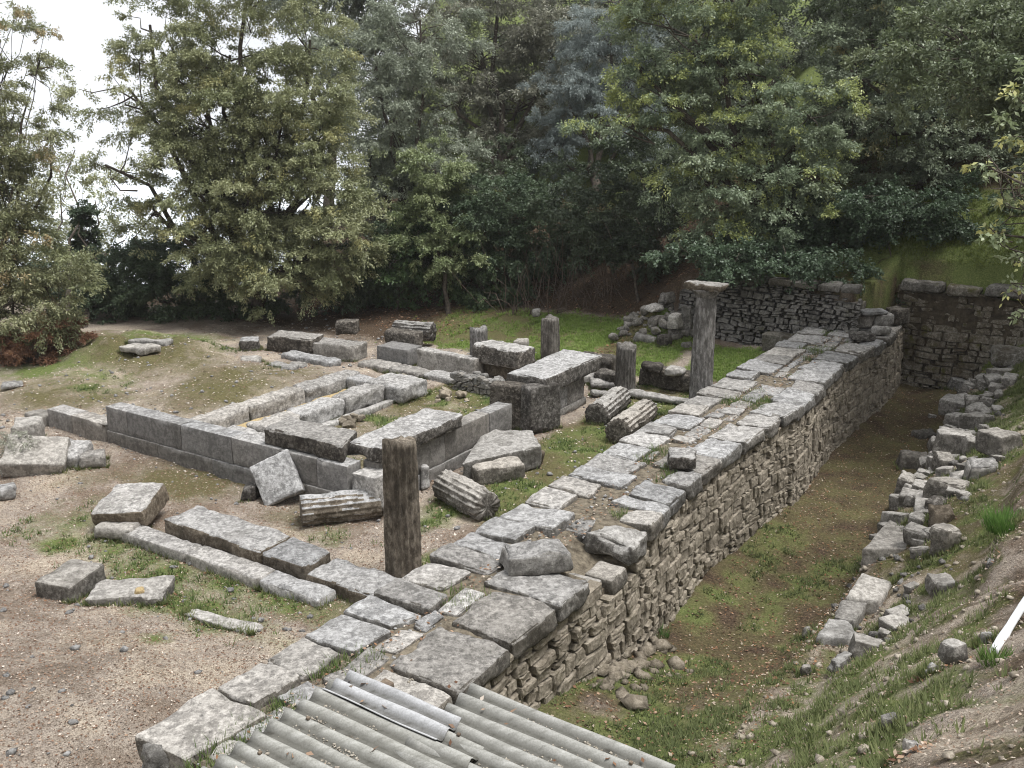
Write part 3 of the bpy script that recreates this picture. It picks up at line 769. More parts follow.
for i, (u0, u1) in enumerate([(-11.2, -10.3), (-10.2, -9.2), (-9.1, -8.4), (-8.3, -7.6), (-7.5, -6.9), (-6.85, -6.3)]):
    V, Fc = hexa(st8(tws(u0) + .3, tws(u0) + .95, u0, u1, 2.32, 2.55, .05), chip=.1, rnd=.06)
    put('coping_stone', V, Fc, M['rubdark'], tw_)
V, Fc = hexa(st8(28.4, 29.0, -8.9, -7.85, .25, .95, .03), chip=.06)
put('foot_block', V, Fc, M['mossy'], tw_)
# collapsed stones of the terrace wall
for lab, p1, p2, d, h, z, mt in [
    ('big tilted grey slab in the rockfall left of the tall column', (640, 332), (672, 337), .9, .55, .45, 'block'),
    ('white-topped slab perched highest in the rockfall left of the tall column', (653, 313), (667, 311), .5, .22, 1.25, 'slab'),
    ('pale squarish stone beside the white-topped slab in the rockfall', (665, 305), (677, 303), .4, .4, 1.4, 'slab'),
    ('long flat grey block at the foot of the rockfall on the grass', (629, 344), (655, 347), .6, .32, .25, 'block'),
    ('dark squared block at the foot of the rockfall nearest the tall column', (656, 346), (674, 346), .6, .35, .3, 'dark'),
    ('rounded grey stone in the middle of the rockfall', (664, 329), (678, 331), .5, .5, .8, 'block'),
    ('upright grey stone in the rockfall against the terrace wall', (678, 333), (690, 334), .4, .9, .6, 'rubdark'),
    ('small round stone at the left tip of the rockfall beside the dirt strip', (633, 325), (641, 325), .3, .25, .6, 'block'),
    ('flat grey stone on the dirt strip left of the rockfall', (606, 340), (617, 341), .35, .2, .3, 'block')]:
    block('fallen_block', lab, 'block', fb8(p1, p2, d, h, z, .06, top=.85), mt, .03, .07, .1)
parts = []
for i in range(70):
    t = rg.uniform(-13.9, -11.2); s = rg.uniform(28.0, 29.6); p = W(s, t); z = tz(p.x, p.y)
    r = rg.uniform(.06, .2)
    parts.append(hexa(box8((p.x, p.y, z - .03), (r * 2, r * 1.6, r * 1.3), (rg.uniform(-.5, .5), rg.uniform(-.5, .5), rg.uniform(0, 6)), r * .3), r * .9, .02, r * .35, None, 0, 3))
V, Fc = merge(parts); o = put('rockfall_rubble', V, Fc, M['rubdark']); tag(o, 'small broken stones strewn through the rockfall left of the tall column', 'rubble', None, 'stuff')

ew = thing('end_wall', 'mossy crumbling wall closing the far end of the ditch', 'wall', W(31.6, -3.6, -.8))
cells = coursed_cells(-5.75, 1.0, lambda u: -1.1, lambda u: 2.2 + .12 * math.sin(3 * u), .2, .46, rg, wav=.07)
V, Fc = rubble_mesh(cells, lambda u, v, d: W(31.6 - d + .05 * v, u, v), rg, out=.1, bulge=.05)
put('rubble_face', V, Fc, M['mossy'], ew, smooth=False)
V, Fc = hexa(st8(31.65, 32.5, -5.7, 1.2, -1.2, 2.15), cell=.3, rough=.06, chip=.1)
put('earth_core', V, Fc, M['soilface'], ew)
for (t0, t1, z0, z1, mt) in [(-5.6, -4.3, 2.15, 2.5, 'rubdark'), (-4.25, -3.3, 2.15, 2.42, 'mossy'), (-3.2, -2.0, 2.2, 2.55, 'rubdark')]:
    V, Fc = hexa(st8(31.35, 32.2, t0, t1, z0, z1, .05), chip=.12, rnd=.08, rough=.03)
    put('top_stone', V, Fc, M[mt], ew)
block('standing_slab', 'upright grey slab at the right edge beyond the ditch', 'slab', fb8((1008, 331), (1030, 333), .3, .75, 1.1), 'block')
block('mossy_block', 'low block under thick brown moss below the upright slab', 'block', fb8((990, 366), (1030, 370), .8, .5, .6), 'mossy', .04, .1, .1)

# ------------------------------------------------------------------ temple: cella walls
cw = thing('cella_front_wall', 'smooth grey ashlar wall crossing the middle of the ruin, lower at its left end', 'wall', W(12.9, -15, 0))
def course(parent, s0, s1, t0, t1, z0, z1, joints, mat='ashlar', along='t', jit=.006, rnd=.012, rough=.006, chip=.03):
    for a, b in zip(joints[:-1], joints[1:]):
        c8 = st8(s0, s1, a + .004, b - .004, z0, z1, jit) if along == 't' else st8(a + .004, b - .004, t0, t1, z0, z1, jit)
        V, Fc = hexa(c8, .12, rough, rnd, None, chip)
        put('wall_block', V, Fc, M['slab'] if mat == 'ashlar' else M[mat], parent, side=M[mat] if mat == 'ashlar' else None)  # pale tops over darker fronts: top light put into the colour
course(cw, 12.62, 13.12, 0, 0, -.2, .36, [-19.2, -17.4, -15.6, -14.2, -12.9, -11.75])
course(cw, 12.66, 13.08, 0, 0, .365, .95, [-19.2, -18.45, -16.6, -15.0, -13.6, -12.6, -11.8])
course(cw, 12.64, 13.1, 0, 0, -.15, .5, [-21.6, -20.6, -19.25], rnd=.02, chip=.05)
course(cw, 12.5, 13.0, 0, 0, -.1, .3, [-22.4, -21.65], rnd=.05, chip=.1, mat='block')
V, Fc = hexa(st8(12.72, 13.25, -11.74, -11.12, .1, .82, .015), rnd=.02, rough=.01, chip=.05)
put('corner_block', V, Fc, M['slab'], cw)
sw = thing('cella_side_wall', 'pale grey ashlar side wall behind the near fluted column', 'wall', W(15.5, -11.6, 0))
course(sw, 0, 0, -11.85, -11.4, -.2, .3, [13.15, 14.6, 16.2, 17.9], along='s')
course(sw, 0, 0, -11.82, -11.43, .305, .93, [13.15, 15.3, 17.0, 17.95], along='s')
fw = thing('cella_rear_side_wall', 'short streaked wall stub carrying a cap slab at the rear of the ruin', 'wall', W(20.6, -11.6, 0))
course(fw, 0, 0, -11.95, -11.4, .0, .2, [19.5, 21.6], along='s', mat='block')
course(fw, 0, 0, -11.85, -11.42, .2, .88, [19.6, 20.6, 21.5], along='s', mat='slab')
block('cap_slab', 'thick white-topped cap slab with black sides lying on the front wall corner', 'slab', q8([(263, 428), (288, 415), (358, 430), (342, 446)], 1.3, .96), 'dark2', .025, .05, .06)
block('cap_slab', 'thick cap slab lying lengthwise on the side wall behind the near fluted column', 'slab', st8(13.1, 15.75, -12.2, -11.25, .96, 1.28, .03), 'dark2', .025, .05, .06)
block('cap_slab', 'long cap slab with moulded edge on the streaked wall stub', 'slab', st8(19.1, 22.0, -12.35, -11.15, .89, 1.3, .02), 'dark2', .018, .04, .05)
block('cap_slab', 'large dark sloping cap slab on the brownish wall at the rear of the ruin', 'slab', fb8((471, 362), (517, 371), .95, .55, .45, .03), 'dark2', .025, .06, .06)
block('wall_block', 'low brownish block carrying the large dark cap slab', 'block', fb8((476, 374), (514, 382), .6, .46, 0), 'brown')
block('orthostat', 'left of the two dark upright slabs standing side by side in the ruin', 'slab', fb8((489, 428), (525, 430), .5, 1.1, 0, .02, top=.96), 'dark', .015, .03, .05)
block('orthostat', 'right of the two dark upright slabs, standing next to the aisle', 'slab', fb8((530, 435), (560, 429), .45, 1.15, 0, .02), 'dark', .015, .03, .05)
block('wall_block', 'long pitted grey block in the rear wall right of the smooth dark box-like block', 'block', fb8((416, 369), (474, 380), .5, .62, 0), 'slab2')
block('wall_block', 'smooth dark box-shaped block standing on the threshold slabs', 'block', fb8((377, 362), (408, 367), .75, .52, .05, .01), 'ashlar', .008, .015, .02)
# rubble patch wall inside
rp = thing('rubble_partition', 'low wall of small grey stones left of the dark upright slabs', 'wall', tuple(at(470, 391, 0)))
a_, b_ = at(449, 388, 0), at(492, 397, 0); d_ = (b_ - a_); L_ = d_.length; d_.normalize(); n_ = Vector((d_.y, -d_.x, 0))
if n_.y > 0: n_ = -n_
cells = rubble_cells(0, L_, lambda u: -.05, lambda u: .46 - .25 * (u < .25) + .05 * math.sin(7 * u), .24, .11, rg)
V, Fc = rubble_mesh(cells, lambda u, v, d: a_ + d_ * u + n_ * d + Vector((0, 0, v)), rg, bulge=.02)
put('rubble_face', V, Fc, M['block'], rp, smooth=False)
parts = []
for i in range(26):
    u = rg.uniform(0, L_); dd = rg.uniform(.05, .5); p = a_ + d_ * u - n_ * dd
    parts.append(hexa(box8((p.x, p.y, .25), (rg.uniform(.15, .3), .18, .2), (0, 0, rg.uniform(0, 3)), .04), .12, .02, .05, None, 0, 3))
V, Fc = merge(parts); put('rubble_top', V, Fc, M['block'], rp)

block('flat_stone', 'long flat dark stone lying on top of the mossy mound', 'stone', fb8((118, 352), (146, 356), .6, .2, .55, .04), 'block', .03, .05, .08)
block('flat_stone', 'thin broken slab behind the long flat stone on the mossy mound', 'stone', fb8((128, 346), (166, 347), .5, .18, .6, .04), 'block', .03, .05, .08)
block('flat_stone', 'pale flat stone in the grass at the left edge below the bracken', 'stone', fb8((2, 390), (25, 387), .45, .1, .2, .04), 'slab', .03, .05, .08)
# trough (two parallel rows of rough blocks)
G_T = None
names = ['first', 'second']
for (t0, t1, js, labs) in [
    (-18.1, -17.5, [13.95, 15.45, 17.4, 19.6], ['nearest whitish rough block of the outer bench row, beside the brown mound', 'middle whitish rough block of the outer bench row, beside the brown mound', 'farthest whitish rough block of the outer bench row, beside the brown mound']),
    (-16.65, -15.95, [14.5, 15.7, 17.2, 18.75], ['nearest whitish rough block of the inner bench row, beside the cella grass', 'middle whitish rough block of the inner bench row, beside the cella grass', 'farthest whitish rough block of the inner bench row, beside the cella grass'])]:
    for k in range(3):
        block('bench_block', labs[k], 'block', st8(js[k] + .01, js[k + 1] - .01, t0, t1, 0, .5, .03), 'slab', .035, .08, .07)
block('bench_block', 'whitish rough block closing the bench rows at their far end, turned crosswise', 'block', st8(18.8, 19.9, -16.7, -15.4, 0, .52, .03), 'slab', .03, .08, .08)
block('bench_block', 'small crosswise block between the two bench rows at their far end', 'block', st8(18.9, 19.45, -17.5, -16.75, .02, .46, .02), 'slab', .025, .06, .06)
o = block('base_course', 'narrow stone base strip along the grass side of the inner bench row', 'kerb', st8(15.6, 19.0, -15.94, -15.68, -.05, .13, .02), 'block', .015, .03, .03)
block('paving_slab', 'flat slab beside the near end of the inner bench row on the front wall', 'slab', st8(13.2, 14.4, -16.9, -15.6, .15, .42, .03), 'slab', .03, .06, .06)
block('paving_slab', 'flat broken slab between the bench rows just behind the front wall', 'slab', st8(13.15, 14.1, -18.0, -17.0, .1, .34, .04), 'slab', .03, .06, .08)
straw, sf = hexa(st8(14.3, 18.8, -17.42, -17.1, .0, .16, .03), .15, .03, .05)
o = put('dry_beam', straw, sf, M['straw']); tag(o, 'long straw-coloured strip lying between the two bench rows', 'strip')
ths = [('leftmost flat threshold slab behind the bench rows', (358, 368), (388, 374)), ('middle flat threshold slab in front of the smooth dark box-like block', (389, 374), (420, 381)), ('rightmost flat threshold slab before the long pitted block', (420, 379), (449, 386))]
for lab, p1, p2 in ths:
    block('threshold_slab', lab, 'slab', fb8(p1, p2, .65, .2, 0), 'slab', .025, .05, .06)
# back left blocks
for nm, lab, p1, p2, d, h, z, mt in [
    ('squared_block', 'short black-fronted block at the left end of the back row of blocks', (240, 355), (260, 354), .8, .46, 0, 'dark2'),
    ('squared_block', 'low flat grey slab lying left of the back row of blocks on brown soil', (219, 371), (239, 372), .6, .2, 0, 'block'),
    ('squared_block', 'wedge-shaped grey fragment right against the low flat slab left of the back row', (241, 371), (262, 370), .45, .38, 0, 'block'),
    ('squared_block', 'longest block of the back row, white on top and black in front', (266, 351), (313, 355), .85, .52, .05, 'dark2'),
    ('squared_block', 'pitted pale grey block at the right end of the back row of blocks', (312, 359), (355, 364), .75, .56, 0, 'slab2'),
    ('squared_block', 'long pale block lying just in front of the back row of blocks', (281, 363), (330, 372), .55, .3, 0, 'slab'),
    ('squared_block', 'squat tilted block between the back row and the outer bench row', (266, 375), (291, 379), .5, .34, 0, 'block'),
    ('squared_block', 'low lumpy stone touching the outer bench row on the mound side', (252, 381), (285, 386), .45, .22, 0, 'slab'),
    ('squared_block', 'small dark block wedged behind the outer bench row', (291, 374), (308, 373), .4, .28, 0, 'block'),
    ('squared_block', 'small squared block alone on the leafy slope behind the back row', (336, 335), (357, 335), .5, .46, .35, 'dark'),
    ('ribbed_block', 'ribbed grey block standing behind the smooth dark box-like block', (384, 352), (417, 356), .5, .72, .1, 'dark'),
    ('small_stone', 'small grey stone on the green grass behind the large dark cap slab', (512, 349), (526, 350), .4, .3, .2, 'block'),
    ('small_stone', 'small round stone high on the grass bank beside the tallest stub', (532, 317), (540, 317), .3, .25, .6, 'block')]:
    block(nm, lab, 'stone' if 'stone' in nm else 'block', fb8(p1, p2, d, h, z, .03), mt, .025, .055, .07)
# heaps of small stones inside the cella
def heap(label, px, py, n, rad, z=0, mat='rubble', smin=.06, smax=.16):
    c = at(px, py, z); parts = []
    for i in range(n):
        r = rg.uniform(smin, smax); q = rad * math.sqrt(rg.random()); a = rg.uniform(0, 6.28)
        zz = tz(c.x + q * math.cos(a), c.y + q * math.sin(a) * .8) if z is None else z + max(0, (1 - q / rad)) * .2
        parts.append(hexa(box8((c.x + q * math.cos(a), c.y + q * math.sin(a) * .8, zz - .02), (r * 2.2, r * 1.6, r * 1.3), (rg.uniform(-.4, .4), rg.uniform(-.4, .4), rg.uniform(0, 6)), r * .3), r, .02, r * .35, None, 0, 3))
    V, Fc = merge(parts); o = put('stone_heap', V, Fc, M[mat]); tag(o, label, 'stone heap', None, 'stuff'); return o
heap('small heap of broken stones on the grass inside the cella', 452, 399, 14, .5)
heap('few loose stones beside the crosswise bench block', 402, 388, 8, .5)
heap('loose stones beside the rear end of the cap slab on the side wall', 355, 424, 6, .35)

# ------------------------------------------------------------------ columns and drums
def shaft_mesh(h, r0, r1, nf=18, seg=5, depth=.036, seed=1, rough=.012, topcut=.04, rings=None):
    na = nf * seg; rings = rings or max(6, int(h / .09))
    V, Fc = [], []
    for i in range(rings + 1):
        k = i / rings; r = r0 + (r1 - r0) * k
        for j in range(na):
            a = 2 * math.pi * j / na; ph = (j % seg) / seg
            V.append((r, a, k * h, depth * math.sin(math.pi * ph)))
    V = np.array(V); P_ = np.stack([V[:, 0] * np.cos(V[:, 1]), V[:, 0] * np.sin(V[:, 1]), V[:, 2]], 1)
    nzz = fbm(P_ * 3 + seed * 4.7, 3, seed); worn = np.clip(.85 + .6 * vnoise(P_ * 1.3 + seed, seed + 3), 0, 1)
    rr = V[:, 0] - V[:, 3] * worn + rough * nzz + rough * .6 * fbm(P_ * 12, 2, seed + 1)
    P_ = np.stack([rr * np.cos(V[:, 1]), rr * np.sin(V[:, 1]), V[:, 2] + (V[:, 2] > h * .97) * topcut * fbm(P_ * 5 + seed, 2, seed + 2)], 1)
    for i in range(rings):
        for j in range(na):
            a = i * na + j; b = i * na + (j + 1) % na
            Fc.append([a, b, b + na, a + na])
    n = len(P_); capv = []
    for (z, ring, flip) in ((0, 0, True), (h, rings, False)):
        base = ring * na; c = P_[base:base + na].mean(0)
        mid = len(P_) + len(capv)
        inner = [c + (P_[base + j] - c) * .55 + np.array([0, 0, (.0 if flip else 1) * rough * vnoise(np.array([[j * .5, seed, 3.]]), seed)[0]]) for j in range(na)]
        capv += inner + [c]
        for j in range(na):
            q = [base + j, base + (j + 1) % na, mid + (j + 1) % na, mid + j]; t3 = [mid + j, mid + (j + 1) % na, mid + na]
            Fc.append(q[::-1] if flip else q); Fc.append(t3[::-1] if flip else t3)
    return np.concatenate([P_, np.array(capv)]), Fc
def xf(V, loc, rot):
    R = np.array(Euler(rot).to_matrix()); return V @ R.T + np.array(tuple(loc))
def column(name, label, p, h, r0, r1, mat, seed, z=0, lean=(0, 0, 0), nf=18, depth=.036):
    V, Fc = shaft_mesh(h, r0, r1, nf, seed=seed, depth=depth, topcut=.09)
    base = at(*p, z); V = xf(V, base, lean)
    o = put(name, V, Fc, M[mat], base=base); tag(o, label, 'column'); return o
column('fluted_column', 'brown-black fluted column shaft without capital standing closest in front, beside the paved wall', (404, 578), 2.42, .31, .275, 'column', 3, nf=16, depth=.055)
tall = thing('doric_column', 'tall dark column with its capital still on top at the rear right', 'column', tuple(W(21.9, -8.33, 0)))
V, Fc = shaft_mesh(3.2, .3, .262, 18, seed=11, depth=.026, rough=.018)
put('shaft', V + np.array(tall.location), Fc, M['colgrey'], tall)
prof = [(.262, 3.15), (.28, 3.21), (.36, 3.29), (.42, 3.36)]
V, Fc = [], []
for r, z in prof:
    for j in range(32):
        a = j / 32 * 6.28318; rr = r * (1 + .03 * math.sin(j * 1.7 + z * 9)); V.append((rr * math.cos(a), rr * math.sin(a), z))
for i in range(3):
    for j in range(32): Fc.append([i * 32 + j, i * 32 + (j + 1) % 32, (i + 1) * 32 + (j + 1) % 32, (i + 1) * 32 + j])
Fc.append([96 + j for j in range(32)])
cap_o = put('capital', np.array(V) + np.array(tall.location), Fc, M['colgrey'], tall)
V, Fc = hexa(box8((0, 0, 3.33), (.84, .8, .16), (0, .03, math.radians(-32)), .04), .09, .03, .05, 77, .1)
put('abacus', V + np.array(tall.location), Fc, M['block'], tall, side=M['brown'])
column('column_stub', 'dark column stub with whitish foot behind the two lying drums', (625, 391), 1.32, .29, .27, 'colgrey', 5)
column('column_stub', 'tall slim column stub standing on the edge of the green grass', (550, 358), 1.3, .3, .28, 'colgrey', 6, .1)
column('column_stub', 'short round-topped column stub left of the large dark cap slab', (479, 359), .98, .3, .27, 'colgrey', 7, .1)
def drum(label, p1, p2, r, mat, seed, side=None, z=None, depth=.022, name='column_drum', sink=.05, hz=0, r2=None):
    z = r - sink if z is None else z
    a, b = at(*p1, z), at(*p2, z); b.z += hz
    d = b - a; L = d.length
    V, Fc = shaft_mesh(L, r, r2 or r * .96, 18, depth=depth, seed=seed, rough=.03, rings=max(5, int(L / .1)))
    R = np.array(d.to_track_quat('Z', 'X').to_matrix()); V = V @ R.T + np.array(tuple(a))
    o = put(name, V, Fc, M[mat], side=M[side] if side else None); tag(o, label, 'column drum'); return o
drum('deeply fluted column drum lying on the grass right of the near fluted column', (446, 485), (487, 507), .33, 'block', 15, 'crust', depth=.035)
drum('lying drum with speckled grey top, left of the pair near the paved wall', (597, 416), (620, 397), .33, 'block', 16, 'dark')
drum('lying drum partly hidden by the paved wall, right of the pair', (618, 432), (647, 410), .32, 'block', 17, 'dark')
drum('whitish half-buried drum lying between the near fluted column and the leaning square slab', (301, 512), (379, 503), .31, 'slab', 18, 'brown', depth=.02, sink=.08)
drum('long lying drum at the edge of the leafy slope behind the ribbed block', (396, 329), (433, 332), .33, 'block', 19, 'dark', z=.5)
for lab, p1, p2, d, h, z, mt in [
    ('short brown block lying under the edge of the big broken slab in the aisle', (478, 489), (527, 480), .6, .42, 0, 'block2'),
    ('small brown stone right of the big broken slab in the aisle', (526, 468), (545, 463), .4, .26, 0, 'brown'),
    ('tiny pale stone left of the big broken slab beside the side wall', (459, 464), (466, 464), .2, .18, 0, 'slab'),
    ('pale upright chip of stone just right of the near fluted column', (421, 490), (431, 489), .3, .5, 0, 'slab'),
    ('low flat slab left of the near fluted column below the corner block', (347, 494), (383, 494), .35, .14, 0, 'slab'),
    ('stone lying at the foot of the deeply fluted drum by the corner', (384, 502), (394, 500), .3, .4, 0, 'block')]:
    block('fallen_block', lab, 'block', fb8(p1, p2, d, h, z, .04), mt, .025, .06, .08)
V, Fc = hexa(q8([(484, 428), (533, 430), (541, 446), (463, 463)], .5, .0), .1, .025, .035, None, .1)
o = put('broken_slab', V, Fc, M['block'], side=M['crust']); tag(o, 'big broken grey slab heaped in the aisle between side wall and paved wall', 'slab')
for lab, p1, p2, d, h, z, mt in [
    ('tilted grey slab leaning right of the streaked wall stub', (574, 385), (597, 383), .75, .25, 0, 'slab'),
    ('flat pale slab lying between the tilted slab and the dark column stub', (592, 389), (614, 389), .6, .15, 0, 'slab'),
    ('narrow flat slab sunk in the aisle grass before the lying drums', (592, 397), (610, 396), .3, .1, 0, 'slab'),
    ('long flat kerb stone running right from the dark column stub', (626, 396), (704, 411), .35, .16, 0, 'block'),
    ('broken dark masonry block left of the dark column stub', (576, 376), (612, 380), .6, .62, 0, 'dark'),
    ('lower blackened block between the wall stub and the dark column stub', (592, 384), (613, 388), .5, .4, 0, 'dark'),
    ('long blackened block behind the kerb stone right of the dark column stub', (638, 385), (700, 396), .5, .52, 0, 'dark'),
    ('jagged dark stone on top of the long blackened block', (640, 372), (660, 374), .4, .24, .5, 'dark'),
    ('flat grey stone on top of the long blackened block near the tall column', (664, 375), (683, 377), .4, .2, .5, 'block')]:
    block('rear_block', lab, 'block', fb8(p1, p2, d, h, z, .04), mt, .03, .05, .1)

# ------------------------------------------------------------------ foreground left
for lab, s0, s1, t0, t1, z1, mt, ch in [
    ('left long block of the upper step, white on top and brown in front', 9.95, 10.7, -13.75, -11.3, .42, 'brown2', .05),
    ('middle block of the upper step beside the left long one', 9.95, 10.65, -11.28, -10.3, .4, 'brown2', .07),
    ('crumbled right end block of the upper step near the fluted column', 9.95, 10.7, -10.28, -8.75, .28, 'brown2', .16)]:
    block('step_block', lab, 'step', st8(s0, s1, t0, t1, -.1, z1, .02), mt, .03, .05, ch)
for lab, t0, t1 in [('left kerb block of the lower step', -14.6, -12.7), ('middle kerb block of the lower step', -12.68, -10.9), ('right kerb block of the lower step', -10.88, -9.6)]:
    block('step_block', lab, 'step', st8(9.5, 9.93, t0, t1, -.1, .19, .02), 'slab2', .02, .03, .05)
block('tilted_block', 'large cracked block with orange-brown face tilted at the left end of the steps', 'block', box8(at(120, 522, .2) + Vector((.05, .4, 0)), (1.05, 1.05, .36), (math.radians(8), math.radians(-5), math.radians(-6)), .04), 'brown2', .02, .04, .05)
block('tilted_block', 'small thin slab propped under the large tilted block by the steps', 'slab', fb8((93, 539), (131, 543), .5, .26, 0), 'block')
block('fallen_block', 'thick speckled grey block farthest left in the foreground gravel', 'block', fb8((37, 605), (73, 610), .85, .4, .02, .03), 'block2', .02, .045, .06)
block('fallen_block', 'low half-buried grey block with a yellowish stone on it in the foreground gravel', 'block', fb8((86, 615), (165, 612), .65, .3, .02, .02), 'block2', .03, .07, .08)
block('small_stone', 'small yellowish stone lying on the half-buried foreground block', 'stone', box8(at(139, 596, .22), (.13, .11, .13), (.2, .2, .5), .02), 'straw', .01, .03, .02, cell=.05)
block('kerb_stone', 'thin buried kerb stone in the foreground gravel right of the half-buried block', 'kerb', fb8((186, 621), (252, 640), .25, .1, 0.0), 'block', .02, .03, .05)
block('tilted_block', 'broad grey slab with its face tipped up at the left edge of the ruin', 'slab', box8(at(34, 476, 0) + Vector((-.1, .4, .1)), (1.25, 1.0, .42), (math.radians(24), math.radians(6), math.radians(14)), .03), 'block', .02, .05, .06)
block('fallen_block', 'weathered block lying behind the tipped-up slab at the left edge', 'block', fb8((12, 449), (40, 447), .7, .55, 0, .05), 'block', .03, .06, .08)
block('fallen_block', 'pale rough block lying right beside the tipped-up slab', 'block', box8(at(70, 463, 0), (.85, .75, .38), (math.radians(10), 0, math.radians(-10)), .05), 'slab', .03, .06, .08)
block('fallen_block', 'small squared pale block nearest the low end of the grey ashlar wall', 'block', fb8((80, 471), (108, 467), .5, .3, 0, .03), 'slab', .02, .05, .05)
block('fallen_block', 'pale stone cut by the left edge below the tipped-up slab', 'block', fb8((-12, 503), (16, 499), .45, .26, 0, .04), 'slab', .03, .06, .06)
block('leaning_slab', 'square flat slab leaning on its edge before the grey ashlar wall', 'slab', box8(at(277, 503, 0) + Vector((0, .15, .02)), (.85, .2, .88), (math.radians(-30), math.radians(-23), math.radians(8)), .02), 'slab', .015, .03, .04)
block('small_stone', 'dark stone propping the leaning square slab from behind', 'stone', fb8((241, 502), (257, 503), .35, .32, 0, .04), 'dark', .03, .06, .05)
block('fallen_block', 'rough low boulder under the near end of the paved wall beside the roof', 'boulder', box8(at(175, 762, .85), (.55, .5, .3), (0, 0, .4), .05), 'rubdark', .04, .1, .06)

# ------------------------------------------------------------------ right bank stones
for nm, lab, p1, p2, d, h, z, mt in [
    ('bank_block', 'dark-sided block highest over the shaded end of the ditch', (902, 477), (932, 478), .6, .42, -.35, 'rubdark'),
    ('bank_block', 'largest broad boulder-like block on the right bank', (936, 459), (975, 461), .75, .45, .25, 'block'),
    ('bank_block', 'grey block above the largest broad block on the bank', (967, 434), (997, 434), .55, .32, .7, 'block'),
    ('bank_block', 'pale wedge-shaped block right of the largest broad block', (992, 459), (1023, 456), .6, .38, .8, 'block'),
    ('bank_block', 'pitted squat block below the largest broad block', (934, 476), (956, 478), .45, .32, .0, 'block'),
    ('bank_block', 'neat whitish block below the pale wedge-shaped block', (966, 485), (998, 487), .5, .32, .45, 'slab'),
    ('bank_block', 'square block at the ditch edge just above the big flat slab', (895, 503), (914, 505), .55, .42, -.4, 'block'),
    ('bank_block', 'angular grey block leaning right of the square ditch-edge block', (921, 500), (958, 513), .6, .36, .05, 'block'),
    ('bank_block', 'small dark-fronted stone before the angular leaning block', (925, 518), (944, 520), .35, .2, .0, 'dark'),
    ('bank_block', 'brown stone right of the big flat slab', (928, 533), (953, 536), .45, .34, -.05, 'brown'),
    ('bank_block', 'small upright stone on the grassy bank below the brown stone', (938, 563), (959, 561), .3, .42, .05, 'block'),
    ('bank_block', 'flat stone half sunk at the top of the row of bank blocks', (940, 416), (975, 420), .7, .32, .3, 'block'),
    ('bank_block', 'farthest pale block on the bank near the mossy end wall', (952, 396), (978, 396), .6, .32, .3, 'block'),
    ('bank_block', 'low grey block on the bank left of the mossy block', (985, 384), (1010, 388), .6, .32, .55, 'block'),
    ('bank_block', 'rounded stone beside the square block at the ditch corner', (915, 446), (938, 447), .5, .3, .1, 'rubdark'),
    ('bank_block', 'small block resting left of the neat whitish block', (955, 481), (967, 484), .35, .3, .3, 'block'),
    ('bank_stone', 'grey stone lying at the edge of the earth bank above the pole', (985, 573), (1004, 575), .35, .2, .85, 'block'),
    ('bank_stone', 'white stone lying left of the white pole', (980, 647), (992, 649), .14, .08, 1.2, 'slab'),
    ('bank_stone', 'grey lump half buried in the grassy bank left of the white stone', (948, 668), (968, 664), .35, .22, .95, 'block'),
    ('bank_stone', 'small grey stone on the grassy bank below the three cracked slabs', (800, 676), (812, 678), .25, .14, -.35, 'block'),
    ('bank_stone', 'long flat stone sunk in the grassy bank under the cracked slabs', (833, 674), (856, 665), .3, .12, -.05, 'block'),
    ('bank_stone', 'small round stone in the ditch at the foot of the cracked slabs', (802, 638), (812, 640), .22, .15, -.8, 'block'),
    ('bank_stone', 'pale rough stone low on the bank near the bottom edge of the photo', (880, 734), (902, 732), .16, .1, .95, 'slab'),
    ('bank_stone', 'white stone on the bare slope right of the pale rough stone', (905, 760), (922, 758), .14, .08, 1.35, 'slab'),
    ('bank_stone', 'white stone half way down the bare slope between pole and bottom edge', (925, 682), (938, 678), .16, .1, .95, 'slab')]:
    hp = hit((p1[0] + p2[0]) / 2, (p1[1] + p2[1]) / 2)
    c8 = fb8(p1, p2, d, h + .1, hp.z - .17, .05, top=.9) if nm != 'bank_stone' else fb8(p1, p2, d * .55, h * .5 + .1, hp.z - .1, .02, top=.85)
    cc = sum(c8, Vector()) / 8; Rz = Euler((rg.uniform(-.12, .12), rg.uniform(-.12, .12), rg.uniform(-.5, .5))).to_matrix(); c8 = [Rz @ (v - cc) + cc for v in c8]
    mt = {'block': 'block2', 'slab': 'slab2', 'rubdark': 'rubdark'}.get(mt, mt)
    block(nm, lab, 'stone' if nm == 'bank_stone' else 'block', c8, mt, .03, .045, .13)
parts = []
for i in range(170):
    s_ = rg.uniform(12.5, 30.5); t_ = -2.55 + rg.gauss(0, .42) + .25 * max(0, (16 - s_) / 4)
    if s_ < 17.2 and t_ < -2.25: continue
    p = W(s_, t_); r = .07 + .17 * rg.random() ** 1.8
    parts.append(hexa(box8((p.x, p.y, tz(p.x, p.y) - r * .55), (r * 2.3, r * 1.7, r * 1.6), (rg.uniform(-.3, .3), rg.uniform(-.3, .3), rg.uniform(0, 6)), r * .25), r * .8, .02, r * .18, None, r * .3, 4))
V, Fc = merge(parts); o = put('collapsed_rubble', V, Fc, M['block'], side=M['crust']); tag(o, 'broken stones of the collapsed bank wall lying between its bigger blocks', 'rubble', None, 'stuff')
def flat(label, quad, z, th, mat='block'):
    V, Fc = hexa(q8(quad, z, z - th), .1, .02, .04, None, .06)
    o = put('paving_slab', V, Fc, M[mat]); tag(o, label, 'slab'); return o
flat('big flat grey slab jutting over the ditch from the right bank', [(896, 511), (926, 515), (908, 549), (862, 548)], .05, .5)
flat('topmost and largest of the three cracked slabs at the ditch edge', [(862, 572), (893, 582), (881, 599), (845, 596)], -.05, .35)
flat('middle one of the three cracked slabs at the ditch edge', [(842, 599), (868, 602), (856, 620), (831, 615)], -.1, .35)
